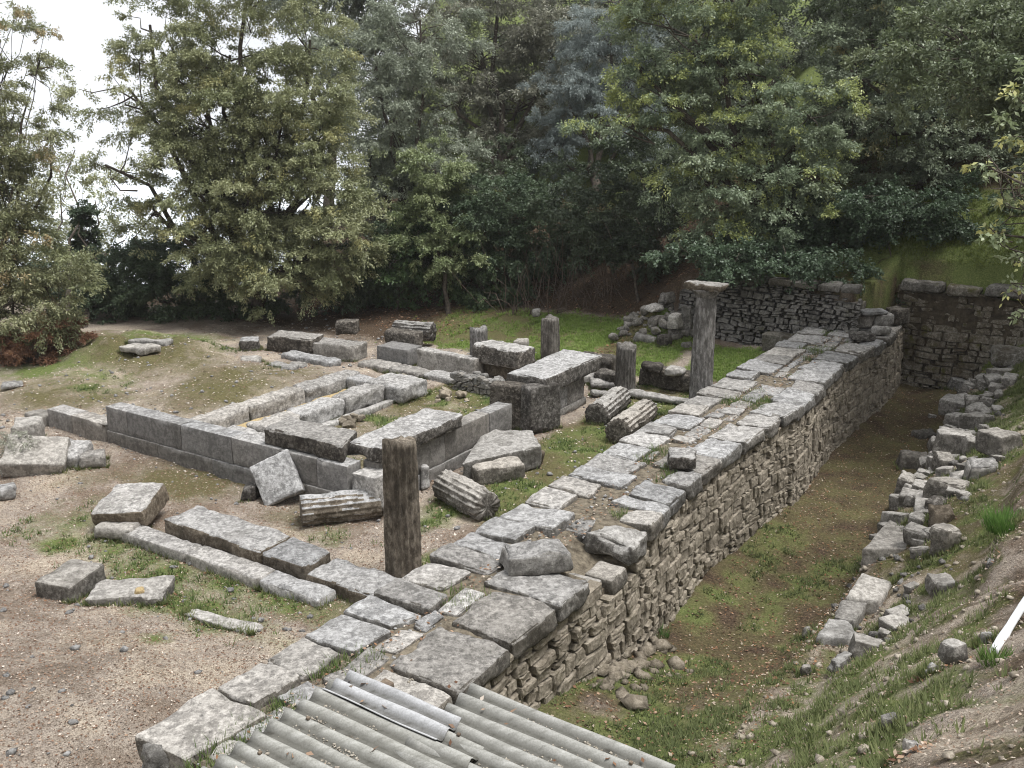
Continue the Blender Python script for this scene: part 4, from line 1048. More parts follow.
flat('lowest of the three cracked slabs at the ditch edge', [(829, 617), (849, 619), (860, 637), (815, 637)], -.15, .35)
flat('pointed slab set in the bank above the cracked slabs', [(908, 566), (926, 573), (912, 586), (897, 581)], .05, .3)

pa, pb = hit(993, 656), hit(1040, 584)
pa.z += .05; pb.z += .08
d = pb - pa
V, Fc = shaft_mesh(d.length, .042, .038, 8, 2, .0, 5, .006, .01, 16)
R = np.array(d.to_track_quat('Z', 'X').to_matrix())
o = put('white_pole', V @ R.T + np.array(tuple(pa)), Fc, M['paint']); tag(o, 'white pole lying on the bare slope at the right edge', 'pole')

# ------------------------------------------------------------------ corrugated roof
RZ = 2.5
roof = thing('shed_roof', 'old grey corrugated fibre-cement shed roof at the bottom of the photo', 'roof', tuple(W(4.4, -4.6, RZ)))
PIT = .177
def sheet(name, s0, n, t0, t1, z0, slope, mat, parent, skew=0, jag=0, seed=0):
    rg2 = random.Random(seed); seg = 8; V, Fc = [], []
    ns = n * seg; nt2 = 14
    for lay in (0, 1):
        for j in range(nt2 + 1):
            for i in range(ns + 1):
                s = s0 + i * PIT / seg
                k = j / nt2
                jj = jag * vnoise(np.array([[s * 3.1, seed, lay * 0.0 + 2.]]), seed)[0] if j in (0, nt2) else 0
                t = t0 + (t1 - t0) * k + jj + skew * (s - s0)
                z = z0 + slope * (t - t0) + .033 * math.cos(2 * math.pi * i / seg) - lay * .009 + .006 * math.sin(k * 7 + i * .3)
                V.append(W(s, t, z))
    nn = (ns + 1) * (nt2 + 1)
    for j in range(nt2):
        for i in range(ns):
            a = j * (ns + 1) + i
            Fc.append([a, a + 1, a + ns + 2, a + ns + 1]); Fc.append([nn + a, nn + a + ns + 1, nn + a + ns + 2, nn + a + 1])
    for i in range(ns):
        Fc.append([i, nn + i, nn + i + 1, i + 1]); a = nt2 * (ns + 1) + i; Fc.append([a, a + 1, nn + a + 1, nn + a])
    for j in range(nt2):
        a = j * (ns + 1); b = a + ns + 1; Fc.append([a, b, nn + b, nn + a]); a += ns; b += ns; Fc.append([a, nn + a, nn + b, b])
    return put(name, V, Fc, M[mat], parent)
SL = -.03
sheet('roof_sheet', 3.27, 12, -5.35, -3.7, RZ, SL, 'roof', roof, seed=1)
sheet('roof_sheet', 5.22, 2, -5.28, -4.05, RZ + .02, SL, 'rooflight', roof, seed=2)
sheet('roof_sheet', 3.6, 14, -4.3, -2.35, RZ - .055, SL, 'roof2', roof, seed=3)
for tt in (-5.1, -2.7):
    V, Fc = hexa(st8(3.5, 5.9, tt - .05, tt + .05, RZ - .27, RZ - .16 + SL * (tt + 5.2)), .2, .004, .01)
    put('roof_beam', V, Fc, M['wood'], roof)
for k_ in range(0, 13, 3):
    for tt, zz, s00 in ((-5.1, RZ + SL * .25, 3.27), (-3.95, RZ + SL * 1.4, 3.27), (-2.65, RZ - .055 + SL * 1.65, 3.6)):
        s_ = s00 + k_ * PIT + (PIT if tt > -3 else 0)
        V, Fc = hexa(st8(s_ - .016, s_ + .016, tt - .016, tt + .016, zz + .025, zz + .052, .0), .02, .001, .008)
        put('roof_bolt', V, Fc, M['wood'], roof)
for s_, t_ in ((3.7, -5.1), (5.5, -5.1), (3.7, -2.7), (5.5, -2.7)):
    p = W(s_, t_); z = tz(p.x, p.y)
    V, Fc = hexa(st8(s_ - .05, s_ + .05, t_ - .05, t_ + .05, z - .2, RZ - .28), .3, .004, .01)
    put('roof_post', V, Fc, M['wood'], roof)
# ------------------------------------------------------------------ haze over the whole place
hm = bpy.data.materials.new('haze'); hm.use_nodes = True
hn = hm.node_tree.nodes; hn.remove(hn['Principled BSDF'])
pv = hn.new('ShaderNodeVolumePrincipled'); pv.inputs['Density'].default_value = HAZE; pv.inputs['Color'].default_value = (.93, .94, .97, 1)
pv.inputs['Anisotropy'].default_value = .1
hm.node_tree.links.new(pv.outputs[0], hn['Material Output'].inputs['Volume'])
bx0, bx1, by0, by1, bz0, bz1 = -640, 640, -120, 660, -60, 34
me = mesh_from('haze', [(x, y, z) for x in (bx0, bx1) for y in (by0, by1) for z in (bz0, bz1)], [[0, 1, 3, 2], [4, 6, 7, 5], [0, 4, 5, 1], [2, 3, 7, 6], [0, 2, 6, 4], [1, 5, 7, 3]], hm)
o = link('haze', me); o['kind'] = 'stuff'
# ------------------------------------------------------------------ sea far below on the left
me = mesh_from('sea', [(-620, 60, -24), (620, 60, -24), (620, 640, -24), (-620, 640, -24)], [[0, 1, 2, 3]], M['sea'])
o = link('sea', me); o['kind'] = 'structure'

# ------------------------------------------------------------------ foliage
R_ = np.random.RandomState(5)
def unit(n):
    v = R_.normal(size=(n, 3)); return v / np.linalg.norm(v, axis=1, keepdims=True)
def leaf_quads(P_, D, Nn, L, Wd):
    """P base points, D leaf direction, Nn normals, L length, Wd width"""
    S = np.cross(D, Nn); S /= np.linalg.norm(S, axis=1, keepdims=True) + 1e-9
    L = L[:, None]; Wd = Wd[:, None]
    mid = P_ + D * L * .45
    return np.stack([P_, mid + S * Wd * .5, P_ + D * L - Nn * L * .08, mid - S * Wd * .5], 1)
def tube(p, q, r0, r1, n=5, bends=1, wob=.0, rgn=None):
    pts = [np.array(p, float)]; q = np.array(q, float)
    for k in range(1, bends + 1):
        f = k / (bends + 1); pts.append(np.array(p) * (1 - f) + q * f + (rgn.normal(size=3) * wob if rgn is not None else 0))
    pts.append(q); V, Fc = [], []
    for i, c in enumerate(pts):
        d = pts[min(i + 1, len(pts) - 1)] - pts[max(i - 1, 0)]; d = d / (np.linalg.norm(d) + 1e-9)
        u = np.cross(d, [0.3, .1, 1]); u /= np.linalg.norm(u) + 1e-9; v = np.cross(d, u)
        r = r0 + (r1 - r0) * i / (len(pts) - 1)
        for j in range(n):
            a = 2 * math.pi * j / n; V.append(c + (u * math.cos(a) + v * math.sin(a)) * r)
    for i in range(len(pts) - 1):
        for j in range(n): Fc.append([i * n + j, i * n + (j + 1) % n, (i + 1) * n + (j + 1) % n, (i + 1) * n + j])
    return V, Fc
NLEAF = [0]
def crown_leaves(lobes, col, col2, leaf=(.13, .06), clump_r=.5, per=110, dens=1.0, tier=0.4, droop=.25, tipcol=None, tipamt=.0, sparse=1.0):
    """lobes: list of (centre Vector, rx, ry, rz, density)"""
    Vs, Cs, tips = [], [], []
    per = per * (1.45 if clump_r > .35 else 1.0); clump_r = clump_r * (1.35 if clump_r > .35 else 1.0)
    for (c, rx, ry, rz, dn) in lobes:
        area = 4 * math.pi * ((rx * ry) ** 1.6 / 3 + (rx * rz) ** 1.6 / 3 + (ry * rz) ** 1.6 / 3) ** (1 / 1.6)
        n = max(3, int(area * 1.15 * dens * dn / (clump_r * clump_r * 2.2)))
        U = unit(n); rad = R_.uniform(.2, 1.0, n) ** .38
        rad *= 1 + .22 * R_.normal(size=n) * .7
        cc = U * rad[:, None] * np.array([rx, ry, rz])
        if tier > 0:
            q = cc[:, 2] / tier; cc[:, 2] = (np.round(q) + (q - np.round(q)) * .35) * tier
        cc = cc + np.array(c); out = U.copy(); out[:, 2] *= .4
        cr = clump_r * R_.uniform(.55, 1.35, n)
        cnt = np.maximum(12, (2.7 * per * (cr / clump_r) ** 2 * R_.uniform(.5, 1.3, n))).astype(int)
        k = np.repeat(np.arange(n), cnt); m = len(k)
        # leaves sit on short twigs that radiate out of the clump centre
        tw = R_.normal(size=(n, 9, 3)) * [1, 1, .28]; tw = tw + out[:, None, :] * .9
        tw /= np.linalg.norm(tw, axis=2, keepdims=True)
        sel = tw[k, R_.randint(0, 9, m)]; f = R_.uniform(.1, 1, m) ** .7
        Pp = cc[k] + sel * (f * cr[k])[:, None] + R_.normal(size=(m, 3)) * (.075 * cr[k])[:, None]
        Pp[:, 2] -= droop * (f ** 2) * cr[k]
        D = sel * .7 + R_.normal(size=(m, 3)) * .55; D[:, 2] -= droop; D /= np.linalg.norm(D, axis=1, keepdims=True)
        Nn = R_.normal(size=(m, 3)) * .55 + [0, 0, 1]; Nn -= D * np.sum(Nn * D, 1, keepdims=True); Nn /= np.linalg.norm(Nn, axis=1, keepdims=True) + 1e-9
        L = .84 * leaf[0] * R_.uniform(.6, 1.35, m); Wd = .84 * leaf[1] * R_.uniform(.7, 1.3, m)
        Vs.append(leaf_quads(Pp, D, Nn, L, Wd))
        mixk = np.clip(R_.uniform(0, 1, n)[k] * .65 + R_.uniform(0, .35, m), 0, 1)[:, None]
        cl = np.array(col) * (1 - mixk) + np.array(col2) * mixk
        if tipcol is not None:
            tm = ((R_.uniform(0, 1, n)[k] < tipamt) & (f > .45))[:, None] * R_.uniform(.4, 1, (m, 1))
            cl = cl * (1 - tm) + np.array(tipcol) * tm
        cl = cl * R_.uniform(1.4, 2.3, (m, 1))
        Cs.append(cl); tips.append((np.array(c), cc))
    V = np.concatenate(Vs); NLEAF[0] += len(V)
    return V, np.concatenate(Cs), tips
def pxlobe(px, py, rx, ry, Z, dn=1.0, dp=.8):
    c = atd(px, py, Z); k = Z / F_PX
    return (c, rx * k, (rx + ry) / 2 * k * dp, ry * k * 1.0, dn)
def tree(name, label, base, lobes, col, col2, cat='tree', trunk_r=.22, group=None, forks=.3, barkm='bark', lean=None, part='crown', **kw):
    z = tz(base.x, base.y); b = Vector((base.x, base.y, z - .15))
    t = thing(name, label, cat, b, group)
    V, Cc, tips = crown_leaves(lobes, col, col2, **kw)
    me = quads_mesh(part, V - np.array(b), M['leaf'], 4, Cc); link(part, me, (0, 0, 0), t)
    rgn = np.random.RandomState(len(bpy.data.objects)); parts = []
    cz = np.array([l[0] for l in lobes]); top = cz.mean(0)
    lo = np.array(b); fork = lo + (top - lo) * np.array([.35, .35, forks + .15]); fork[2] = lo[2] + max(.4, (cz[:, 2].min() - lo[2]) * .6)
    parts.append(tube(lo, fork, trunk_r, trunk_r * .75, 8, 2, trunk_r * .4, rgn))
    for (c, cc) in tips:
        parts.append(tube(fork, c, trunk_r * .5, trunk_r * .16, 6, 3, .25, rgn))
        pick = rgn.permutation(len(cc))[:max(5, len(cc) // 4)]
        for i in pick: parts.append(tube(c + (fork - c) * rgn.uniform(0, .25), cc[i], trunk_r * .11, .008, 4, 2, .15, rgn))
    V, Fc = merge(parts)
    put('trunk' if cat == 'tree' else 'stems', V, Fc, M[barkm], t)
    return t
G1, G2 = (.095, .108, .05), (.19, .195, .11)       # pale olive
D1, D2 = (.026, .042, .022), (.066, .09, .05)        # dark green
O1, O2 = (.1, .115, .082), (.185, .2, .155)       # grey olive
B1, B2 = (.09, .105, .1), (.17, .195, .185)        # silver blue
def LB(lst, Z, dp=.8):
    return [pxlobe(*(l[:4]), Z + (l[5] if len(l) > 5 else 0), l[4] if len(l) > 4 else 1.0, dp) for l in lst]

tree('deciduous_tree', 'big pale olive-leaved tree left of centre with open branches reaching into the white sky', at(262, 322, -.1),
     LB([(230, 55, 75, 45), (205, 115, 65, 50), (285, 105, 62, 60), (250, 195, 75, 60), (325, 180, 48, 60), (290, 262, 75, 42), (185, 178, 36, 40), (345, 235, 40, 42), (330, 110, 30, 40, .7),
         (128, 88, 48, 42, .28), (105, 165, 48, 38, .3), (150, 25, 55, 40, .3), (150, 205, 30, 40, .5), (250, -30, 90, 50, .7), (215, 240, 50, 40), (180, 60, 50, 36, .7), (310, 40, 40, 30, .8), (160, 120, 40, 30, .5), (270, 150, 50, 40), (245, 140, 75, 85, 1.0, 1.0), (260, 240, 70, 50, 1, .8)], 34), G1, G2, trunk_r=.3,
     leaf=(.125, .055), clump_r=.55, per=175, tipcol=(.2, .19, .085), tipamt=.12)
tree('deciduous_tree', 'thin-leaved tree cut by the left edge with sky showing through', at(-40, 365, 0),
     LB([(0, 40, 40, 50, .6), (5, 110, 38, 50, .6), (15, 180, 35, 45, .6), (10, 245, 45, 45, 1.2), (20, 300, 42, 36, 1.3), (55, 285, 36, 34, 1.1), (-5, 200, 40, 50, 1.0), (50, 130, 18, 40, .3), (-40, 150, 50, 120, .8), (40, 60, 16, 40, .25)], 29), G1, (.15, .15, .085), trunk_r=.16,
     leaf=(.125, .048), clump_r=.5, per=150, dens=1.25, tipcol=(.2, .15, .08), tipamt=.15)
tree('deciduous_tree', 'small airy tree in the sky gap beside the big pale tree', at(62, 345, -.2),
     LB([(60, 190, 35, 45, .35), (95, 200, 45, 40, .3), (50, 250, 40, 35, .7), (125, 240, 30, 35, .5), (75, 150, 30, 25, .2)], 40), G1, G2, trunk_r=.13,
     leaf=(.16, .06), clump_r=.55, per=80)
tree('ivy_column', 'dark narrow ivy-clad stump standing before the white sky at the left', at(86, 335, -.2),
     LB([(85, 232, 9, 22, 1.6), (86, 258, 14, 22, 1.6), (84, 212, 5, 12, 1.5), (87, 285, 18, 22, 1.4)], 38), D1, (.045, .06, .03), cat='shrub', trunk_r=.12, leaf=(.11, .08), clump_r=.3, per=110)
for lab, base, lb, c1, c2, kw in [
    ('dark bushy hedge shrub at the left behind the mossy mound', (95, 340), [(85, 305, 48, 32), (120, 280, 40, 35), (55, 275, 40, 30)], D1, D2, {}),
    ('dark rounded shrub below the left branches of the big pale tree', (170, 330), [(165, 290, 45, 42), (190, 260, 45, 35), (145, 262, 35, 30)], D1, D2, {}),
    ('low green shrub in front of the trunk of the big pale tree', (225, 328), [(225, 305, 42, 26), (250, 290, 35, 25)], D1, (.065, .095, .04), {}),
    ('dark shrub right of the trunk of the big pale tree', (340, 310), [(335, 278, 48, 34), (375, 265, 40, 36)], D1, D2, {}),
    ('leafy bright green shrub on the slope above the long lying drum', (395, 308), [(395, 280, 36, 30), (425, 255, 40, 40)], D1, (.075, .12, .045), {}),
    ('low shrub on the slope above the short round-topped stub', (488, 308), [(490, 290, 28, 20), (470, 270, 30, 25)], D1, (.07, .1, .045), {}),
    ('ivy-hung shrub in the dark middle of the wood edge', (515, 295), [(500, 235, 50, 50), (530, 262, 35, 35), (470, 215, 40, 45), (545, 225, 40, 45)], D1, D2, {}),
    ('dark overhanging shrub above the rockfall', (640, 300), [(610, 222, 45, 40, .8), (655, 235, 45, 30, .9), (580, 200, 40, 40, .7)], (.025, .035, .02), (.055, .07, .04), {})]:
    tree('shrub', lab, atd(base[0], base[1], 36.5 if base[0] < 600 else 34), LB(lb, 36.5 if base[0] < 600 else 34), c1, c2, cat='shrub', trunk_r=.06, leaf=(.13, .07), clump_r=.42, per=110, **kw)
tree('broadleaf_tree', 'grey-green tree with a pale leafy front right of the big pale tree', atd(425, 300, 38),
     LB([(395, 115, 55, 55), (375, 60, 55, 45), (430, 180, 42, 50), (440, 240, 42, 42), (400, 190, 40, 50), (420, 20, 50, 40), (370, 165, 35, 50)], 38), O1, O2, trunk_r=.25, leaf=(.15, .06), clump_r=.55, per=120, tipcol=(.15, .17, .08), tipamt=.15)
tree('broadleaf_tree', 'light yellow-green slender tree in front of the grey-green one', atd(448, 300, 35.5),
     LB([(435, 165, 26, 28), (445, 205, 34, 30), (425, 235, 36, 34), (455, 245, 26, 28)], 35.5), (.085, .11, .048), (.15, .17, .085), trunk_r=.1, leaf=(.13, .06), clump_r=.42, per=110)
tree('broadleaf_tree', 'tall dull olive tree at the middle top of the wood', atd(495, 255, 45),
     LB([(480, 40, 80, 55), (520, 100, 62, 50), (450, 95, 50, 50), (560, 40, 60, 45), (500, 160, 50, 40, .7), (490, -40, 110, 50), (560, 150, 40, 45, .6)], 45), (.095, .098, .07), (.175, .172, .135), trunk_r=.32, leaf=(.18, .07), clump_r=.7, per=120)
tree('olive_tree', 'silvery blue-green olive tree right of the middle of the wood', atd(590, 265, 41),
     LB([(592, 118, 46, 42), (570, 75, 40, 36), (625, 70, 40, 45), (610, 25, 45, 40), (560, 160, 30, 28), (640, 130, 30, 40)], 41), B1, B2, trunk_r=.24, leaf=(.15, .035), clump_r=.5, per=150)
tree('oak_tree', 'large tree with bright yellow-green layered branches above the tall column', atd(815, 290, 32.5),
     LB([(690, 35, 70, 45), (745, 70, 65, 45), (665, 95, 50, 32), (725, 135, 75, 32), (620, 122, 38, 14, .9), (800, 110, 60, 45), (745, 190, 65, 32), (700, 178, 48, 26), (790, 165, 55, 40), (640, 70, 34, 18, .8), (720, -30, 110, 45), (770, 225, 60, 28), (720, 232, 45, 20)], 31), (.078, .105, .064), (.165, .19, .12), trunk_r=.3,
     leaf=(.125, .06), clump_r=.48, per=115, tier=.55, tipcol=(.2, .22, .07), tipamt=.28, droop=.18)
tree('broadleaf_tree', 'dusky green tree filling the upper right corner', atd(945, 262, 34),
     LB([(895, 45, 62, 50), (970, 50, 60, 60), (880, 125, 55, 42), (955, 150, 60, 48), (915, 190, 62, 30), (1005, 215, 40, 40), (1030, 120, 50, 70), (940, -30, 110, 45), (850, 70, 36, 44, .7)], 32), (.058, .075, .048), (.13, .148, .098), trunk_r=.28, leaf=(.125, .065), clump_r=.48, per=110, tipcol=(.17, .15, .07), tipamt=.08)
tree('broadleaf_tree', 'ivy-hung dark tree between the layered tree and the upper right corner', atd(862, 255, 35.5),
     LB([(858, 25, 36, 50), (862, 100, 30, 50), (850, 175, 40, 38), (866, -40, 60, 40)], 35), (.035, .05, .025), (.085, .11, .045), trunk_r=.24, leaf=(.12, .075), clump_r=.42, per=110)
for lab, base, lb in [
    ('ivy bank hanging over the terrace wall right of the tall column', (765, 283, 2.4), [(735, 262, 48, 14, 1, -2), (790, 268, 45, 14, 1, -2), (700, 256, 34, 16, 1, -1.5), (765, 250, 60, 20), (835, 266, 35, 14, 1, -2)]),
    ('dark shrub over the terrace wall between tall column and mossy slope', (830, 275, 2.6), [(825, 245, 45, 28), (850, 222, 50, 25), (800, 225, 40, 30)]),
    ('ivy tumbling down between terrace wall and end wall at the far corner', (882, 296, 3), [(880, 286, 13, 12, 1.2, -1.2), (892, 272, 18, 9, 1, -.6), (925, 262, 16, 6, .8, -.3), (868, 276, 12, 10, 1, -1.2)]),
    ('dark undergrowth above the mossy slope at the right', (930, 250, 4), [(895, 208, 70, 24), (960, 210, 70, 26), (1015, 238, 34, 28), (855, 222, 45, 22), (920, 228, 50, 12, .7)])]:
    tree('shrub', lab, atd(base[0], base[1], 31.5 if base[0] < 900 else 30.6), LB(lb, 31.5 if base[0] < 900 else 30.6), D1, (.06, .085, .05), cat='shrub', trunk_r=.05, leaf=(.12, .075), clump_r=.4, per=100)
for lab, base, lb, Z in [('dark undergrowth filling the slope between the layered tree and the silvery olive', (650, 262), [(640, 175, 50, 45), (665, 215, 45, 35), (690, 190, 45, 35)], 38),
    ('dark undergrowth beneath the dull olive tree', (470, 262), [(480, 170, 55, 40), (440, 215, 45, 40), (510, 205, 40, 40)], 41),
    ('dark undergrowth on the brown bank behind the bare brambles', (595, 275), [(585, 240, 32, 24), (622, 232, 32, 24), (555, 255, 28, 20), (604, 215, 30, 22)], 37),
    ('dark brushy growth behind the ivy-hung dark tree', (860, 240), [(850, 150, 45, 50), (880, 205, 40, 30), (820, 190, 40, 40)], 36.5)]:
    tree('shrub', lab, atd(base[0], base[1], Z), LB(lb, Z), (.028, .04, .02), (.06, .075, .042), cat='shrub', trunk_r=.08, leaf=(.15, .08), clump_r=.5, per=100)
# deeper rows of the wood
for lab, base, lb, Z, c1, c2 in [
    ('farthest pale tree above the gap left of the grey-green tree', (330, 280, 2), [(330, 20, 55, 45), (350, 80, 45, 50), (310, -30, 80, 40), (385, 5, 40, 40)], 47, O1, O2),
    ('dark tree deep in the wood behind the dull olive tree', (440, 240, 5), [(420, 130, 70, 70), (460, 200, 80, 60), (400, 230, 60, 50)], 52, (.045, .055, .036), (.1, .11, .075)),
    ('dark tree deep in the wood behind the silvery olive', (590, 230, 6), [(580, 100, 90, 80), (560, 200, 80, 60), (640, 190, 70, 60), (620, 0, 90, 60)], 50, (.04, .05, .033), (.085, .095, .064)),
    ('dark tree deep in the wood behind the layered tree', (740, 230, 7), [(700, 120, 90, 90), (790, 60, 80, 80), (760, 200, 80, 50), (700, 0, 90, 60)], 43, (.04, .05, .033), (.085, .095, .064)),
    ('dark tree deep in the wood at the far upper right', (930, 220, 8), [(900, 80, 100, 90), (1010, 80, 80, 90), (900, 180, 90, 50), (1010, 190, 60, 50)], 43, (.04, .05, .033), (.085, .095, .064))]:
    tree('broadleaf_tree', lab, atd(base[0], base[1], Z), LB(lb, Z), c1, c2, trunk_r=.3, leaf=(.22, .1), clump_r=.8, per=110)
tree('broadleaf_tree', 'big dark tree overhanging the far end of the ditch from the right', Vector((17.5, 24.5, 0)),
     [(Vector((14.6, 25.5, 9.6)), 3.4, 3.4, 2.2, 1.0), (Vector((16.5, 22.5, 9.0)), 3.0, 3.2, 2.4, 1.0), (Vector((16.6, 27.0, 6.6)), 1.8, 2.2, 1.2, .8), (Vector((11.6, 25.0, 9.0)), 2.4, 2.6, 1.4, 1.1), (Vector((13.8, 22.0, 8.6)), 2.4, 2.4, 1.5, 1.1)], (.045, .06, .03), (.1, .115, .06), trunk_r=.3, leaf=(.13, .065), clump_r=.5, per=100)
# close branches at the right edge
tree('broadleaf_tree', 'near branches with big bright leaves reaching in at the right edge', W(16.0, 1.6),
     LB([(1003, 172, 26, 20, .8), (1020, 205, 26, 22, .9), (1004, 235, 24, 16, .8), (1018, 262, 22, 22, .9), (985, 165, 14, 9, .6), (1045, 180, 40, 60), (1060, 90, 50, 60), (1012, 290, 14, 12, .6)], 15.5), (.08, .11, .05), (.17, .19, .11), trunk_r=.1,
     leaf=(.13, .075), clump_r=.22, per=11, dens=.35, tipcol=(.26, .25, .09), tipamt=.25)
# rust-brown bracken and brambles
tree('bracken', 'rust-brown dead bracken at the left edge below the thin-leaved tree', at(38, 368, 0),
     LB([(38, 343, 34, 22, 1.2), (62, 336, 22, 18, 1.2), (12, 350, 30, 22, 1.2), (45, 328, 20, 12)], 29.5), (.1, .05, .03), (.2, .115, .07), cat='bracken', trunk_r=.03, leaf=(.14, .04), clump_r=.32, per=110, part='fronds')
tree('shrub', 'grey-leaved low shrub growing over the tipped-up slab at the left edge', at(2, 462, 0),
     LB([(2, 440, 26, 16, .8), (16, 452, 14, 14, .7)], 20.5), (.1, .105, .08), (.2, .2, .16), cat='shrub', trunk_r=.02, leaf=(.09, .02), clump_r=.22, per=50, part='foliage')
rgn = np.random.RandomState(3)
for lab, px, py, wd, n in [('tangle of bare brown bramble stems in the dark of the wood edge', 605, 272, 55, 90), ('hanging bare stems beneath the ivy-hung shrub', 540, 285, 45, 60), ('bare twiggy thicket above the mossy slope at the right', 905, 215, 70, 90)]:
    parts = []; Z = 35.5 if px < 800 else 35.5
    for i in range(n):
        a = np.array(atd(px + rgn.uniform(-wd, wd), py + rgn.uniform(0, 22), Z + rgn.uniform(-1, 1)))
        a[2] = tz(a[0], a[1]); b = a + np.array([rgn.normal() * .7, rgn.normal() * .5, rgn.uniform(.7, 2.8)])
        parts.append(tube(a, b, .016, .006, 4, 3, .14, rgn))
    V, Fc = merge(parts); o = put('bramble', V, Fc, M['twig']); tag(o, lab, 'bramble')

# ------------------------------------------------------------------ ground cover: grass, fallen leaves, pebbles
R_ = np.random.RandomState(11)
def scatter(n, s0, s1, t0, t1):
    s = R_.uniform(s0, s1, n); t = R_.uniform(t0, t1, n)
    x = s * AX + t * BX; y = s * AY + t * BY
    return s, t, x, y
def inwall(s, t): return (t > -7.9) & (t < -5.5) & (s > 4.8) & (s < 32)
def in_box(s, t): 
    return inwall(s, t) | ((s > 12.5) & (s < 13.2) & (t < -11.3) & (t > -22)) | ((s > 9.45) & (s < 10.75) & (t > -14.7) & (t < -8.7))
def grass(name, label, n, s0, s1, t0, t1, h, c1, c2, thr=.32, nb=6, ch=0):
    s, t, x, y = scatter(n, s0, s1, t0, t1)
    g, mo, li = cover(x, y)
    wgt = g if ch == 0 else mo
    keep = (R_.uniform(0, 1, n) < np.clip((wgt + .35 * fbm2(x * 2.5, y * 2.5, 2, 77) - thr) * 1.6, 0, 1)) & ~in_box(s, t)
    x, y = x[keep], y[keep]; m = len(x); z = terrain(x, y)
    k = np.repeat(np.arange(m), nb); q = len(k)
    ang = R_.uniform(0, 6.283, q); sp = R_.uniform(.01, .06, q)
    P0 = np.stack([x[k] + np.cos(ang) * sp, y[k] + np.sin(ang) * sp, z[k] - .01], 1)
    hh = h * R_.uniform(.4, 1.3, m)[k] * R_.uniform(.6, 1.2, q); ln = R_.uniform(.2, .9, q) * hh
    tip = P0 + np.stack([np.cos(ang) * ln, np.sin(ang) * ln, hh], 1)
    wv = np.stack([-np.sin(ang), np.cos(ang), np.zeros(q)], 1) * (.007 + .006 * R_.uniform(0, 1, q))[:, None]
    V = np.stack([P0 - wv, P0 + wv, tip], 1)
    f = (R_.uniform(0, 1, m)[k] * .6 + R_.uniform(0, .4, q))[:, None]
    col = np.array(c1) * (1 - f) + np.array(c2) * f
    o = link(name, quads_mesh(name, V, M['grass'], 3, col)); tag(o, label, 'grass', None, 'stuff')
grass('grass', 'short green grass in patches over the ruin ground', 60000, 4, 24.5, -24, -7.9, .085, (.06, .1, .028), (.15, .19, .07), .34)
grass('grass', 'fresh green grass on the bank behind the ruin', 42000, 24, 31, -22, -7.8, .075, (.15, .235, .05), (.27, .35, .1), .26)
grass('grass', 'green weeds and grass along the ditch floor', 20000, 6, 24, -5.6, -2.8, .075, (.06, .08, .03), (.16, .18, .08), .34)
grass('grass', 'rough grass tufts on the right bank', 42000, 5, 31, -3.4, .8, .085, (.075, .1, .035), (.2, .215, .1), .36)
grass('grass', 'green moss and weeds on the slope at the right rear', 40000, 29.3, 39, -11, 4, .1, (.11, .15, .04), (.22, .25, .075), .26)
# single big tuft
def tuft(label, px, py, z, n, rad, h, c1, c2):
    c = hit(px, py) if z is None else at(px, py, z); cz = tz(c.x, c.y)
    a = R_.uniform(0, 6.283, n); r = rad * np.sqrt(R_.uniform(0, 1, n))
    P0 = np.stack([np.cos(a) * r, np.sin(a) * r, np.full(n, -.03)], 1)
    a2 = a + R_.normal(size=n) * .5; hh = h * R_.uniform(.5, 1.2, n); ln = hh * R_.uniform(.2, .9, n)
    tip = P0 + np.stack([np.cos(a2) * ln, np.sin(a2) * ln, hh], 1)
    wv = np.stack([-np.sin(a2), np.cos(a2), np.zeros(n)], 1) * .008
    f = R_.uniform(0, 1, (n, 1)); col = np.array(c1) * (1 - f) + np.array(c2) * f
    o = link('grass_tuft', quads_mesh('grass_tuft', np.stack([P0 - wv, P0 + wv, tip], 1), M['grass'], 3, col), (c.x, c.y, cz)); tag(o, label, 'grass tuft')
tuft('thick bright green grass tuft on the earth bank at the right edge', 1008, 528, None, 900, .33, .22, (.05, .11, .02), (.12, .21, .05))
tuft('small grass tuft at the foot of the white pole', 998, 662, None, 260, .16, .12, (.06, .11, .025), (.14, .2, .06))
tuft('leafy green weed at the foot of the paved wall in the ditch', 655, 628, -.8, 160, .22, .2, (.06, .12, .03), (.12, .2, .06))
tuft('grass tuft growing between the broken step block and the near fluted column', 348, 572, .2, 200, .18, .16, (.06, .11, .025), (.14, .2, .06))

def flakes(name, label, n, s0, s1, t0, t1, size, cols, zf=None, thrf=None, cat='fallen leaves', lift=.012):
    s, t, x, y = scatter(n, s0, s1, t0, t1)
    keep = thrf(s, t, x, y) if thrf else ~inwall(s, t)
    s, t, x, y = s[keep], t[keep], x[keep], y[keep]; m = len(x)
    z = (terrain(x, y) if zf is None else zf(s, t)) + lift
    a = R_.uniform(0, 6.283, m); D = np.stack([np.cos(a), np.sin(a), R_.normal(size=m) * .25], 1)
    Nn = np.stack([R_.normal(size=m) * .3, R_.normal(size=m) * .3, np.ones(m)], 1); Nn -= D * np.sum(Nn * D, 1, keepdims=True) / np.sum(D * D, 1, keepdims=True); Nn /= np.linalg.norm(Nn, axis=1, keepdims=True)
    L = size * R_.uniform(.5, 1.5, m)
    V = leaf_quads(np.stack([x, y, z], 1), D, Nn, L, L * R_.uniform(.4, .75, m))
    cols = np.array(cols); col = cols[R_.randint(0, len(cols), m)] * R_.uniform(.7, 1.2, (m, 1))
    o = link(name, quads_mesh(name, V, M['litter'], 4, col)); tag(o, label, cat, None, 'stuff')
BRN0 = [(.15, .085, .055), (.11, .065, .045), (.2, .12, .08)]
TAN = [(.2, .14, .1), (.3, .23, .175), (.4, .33, .265), (.15, .1, .07), (.46, .4, .34), (.24, .165, .115)]
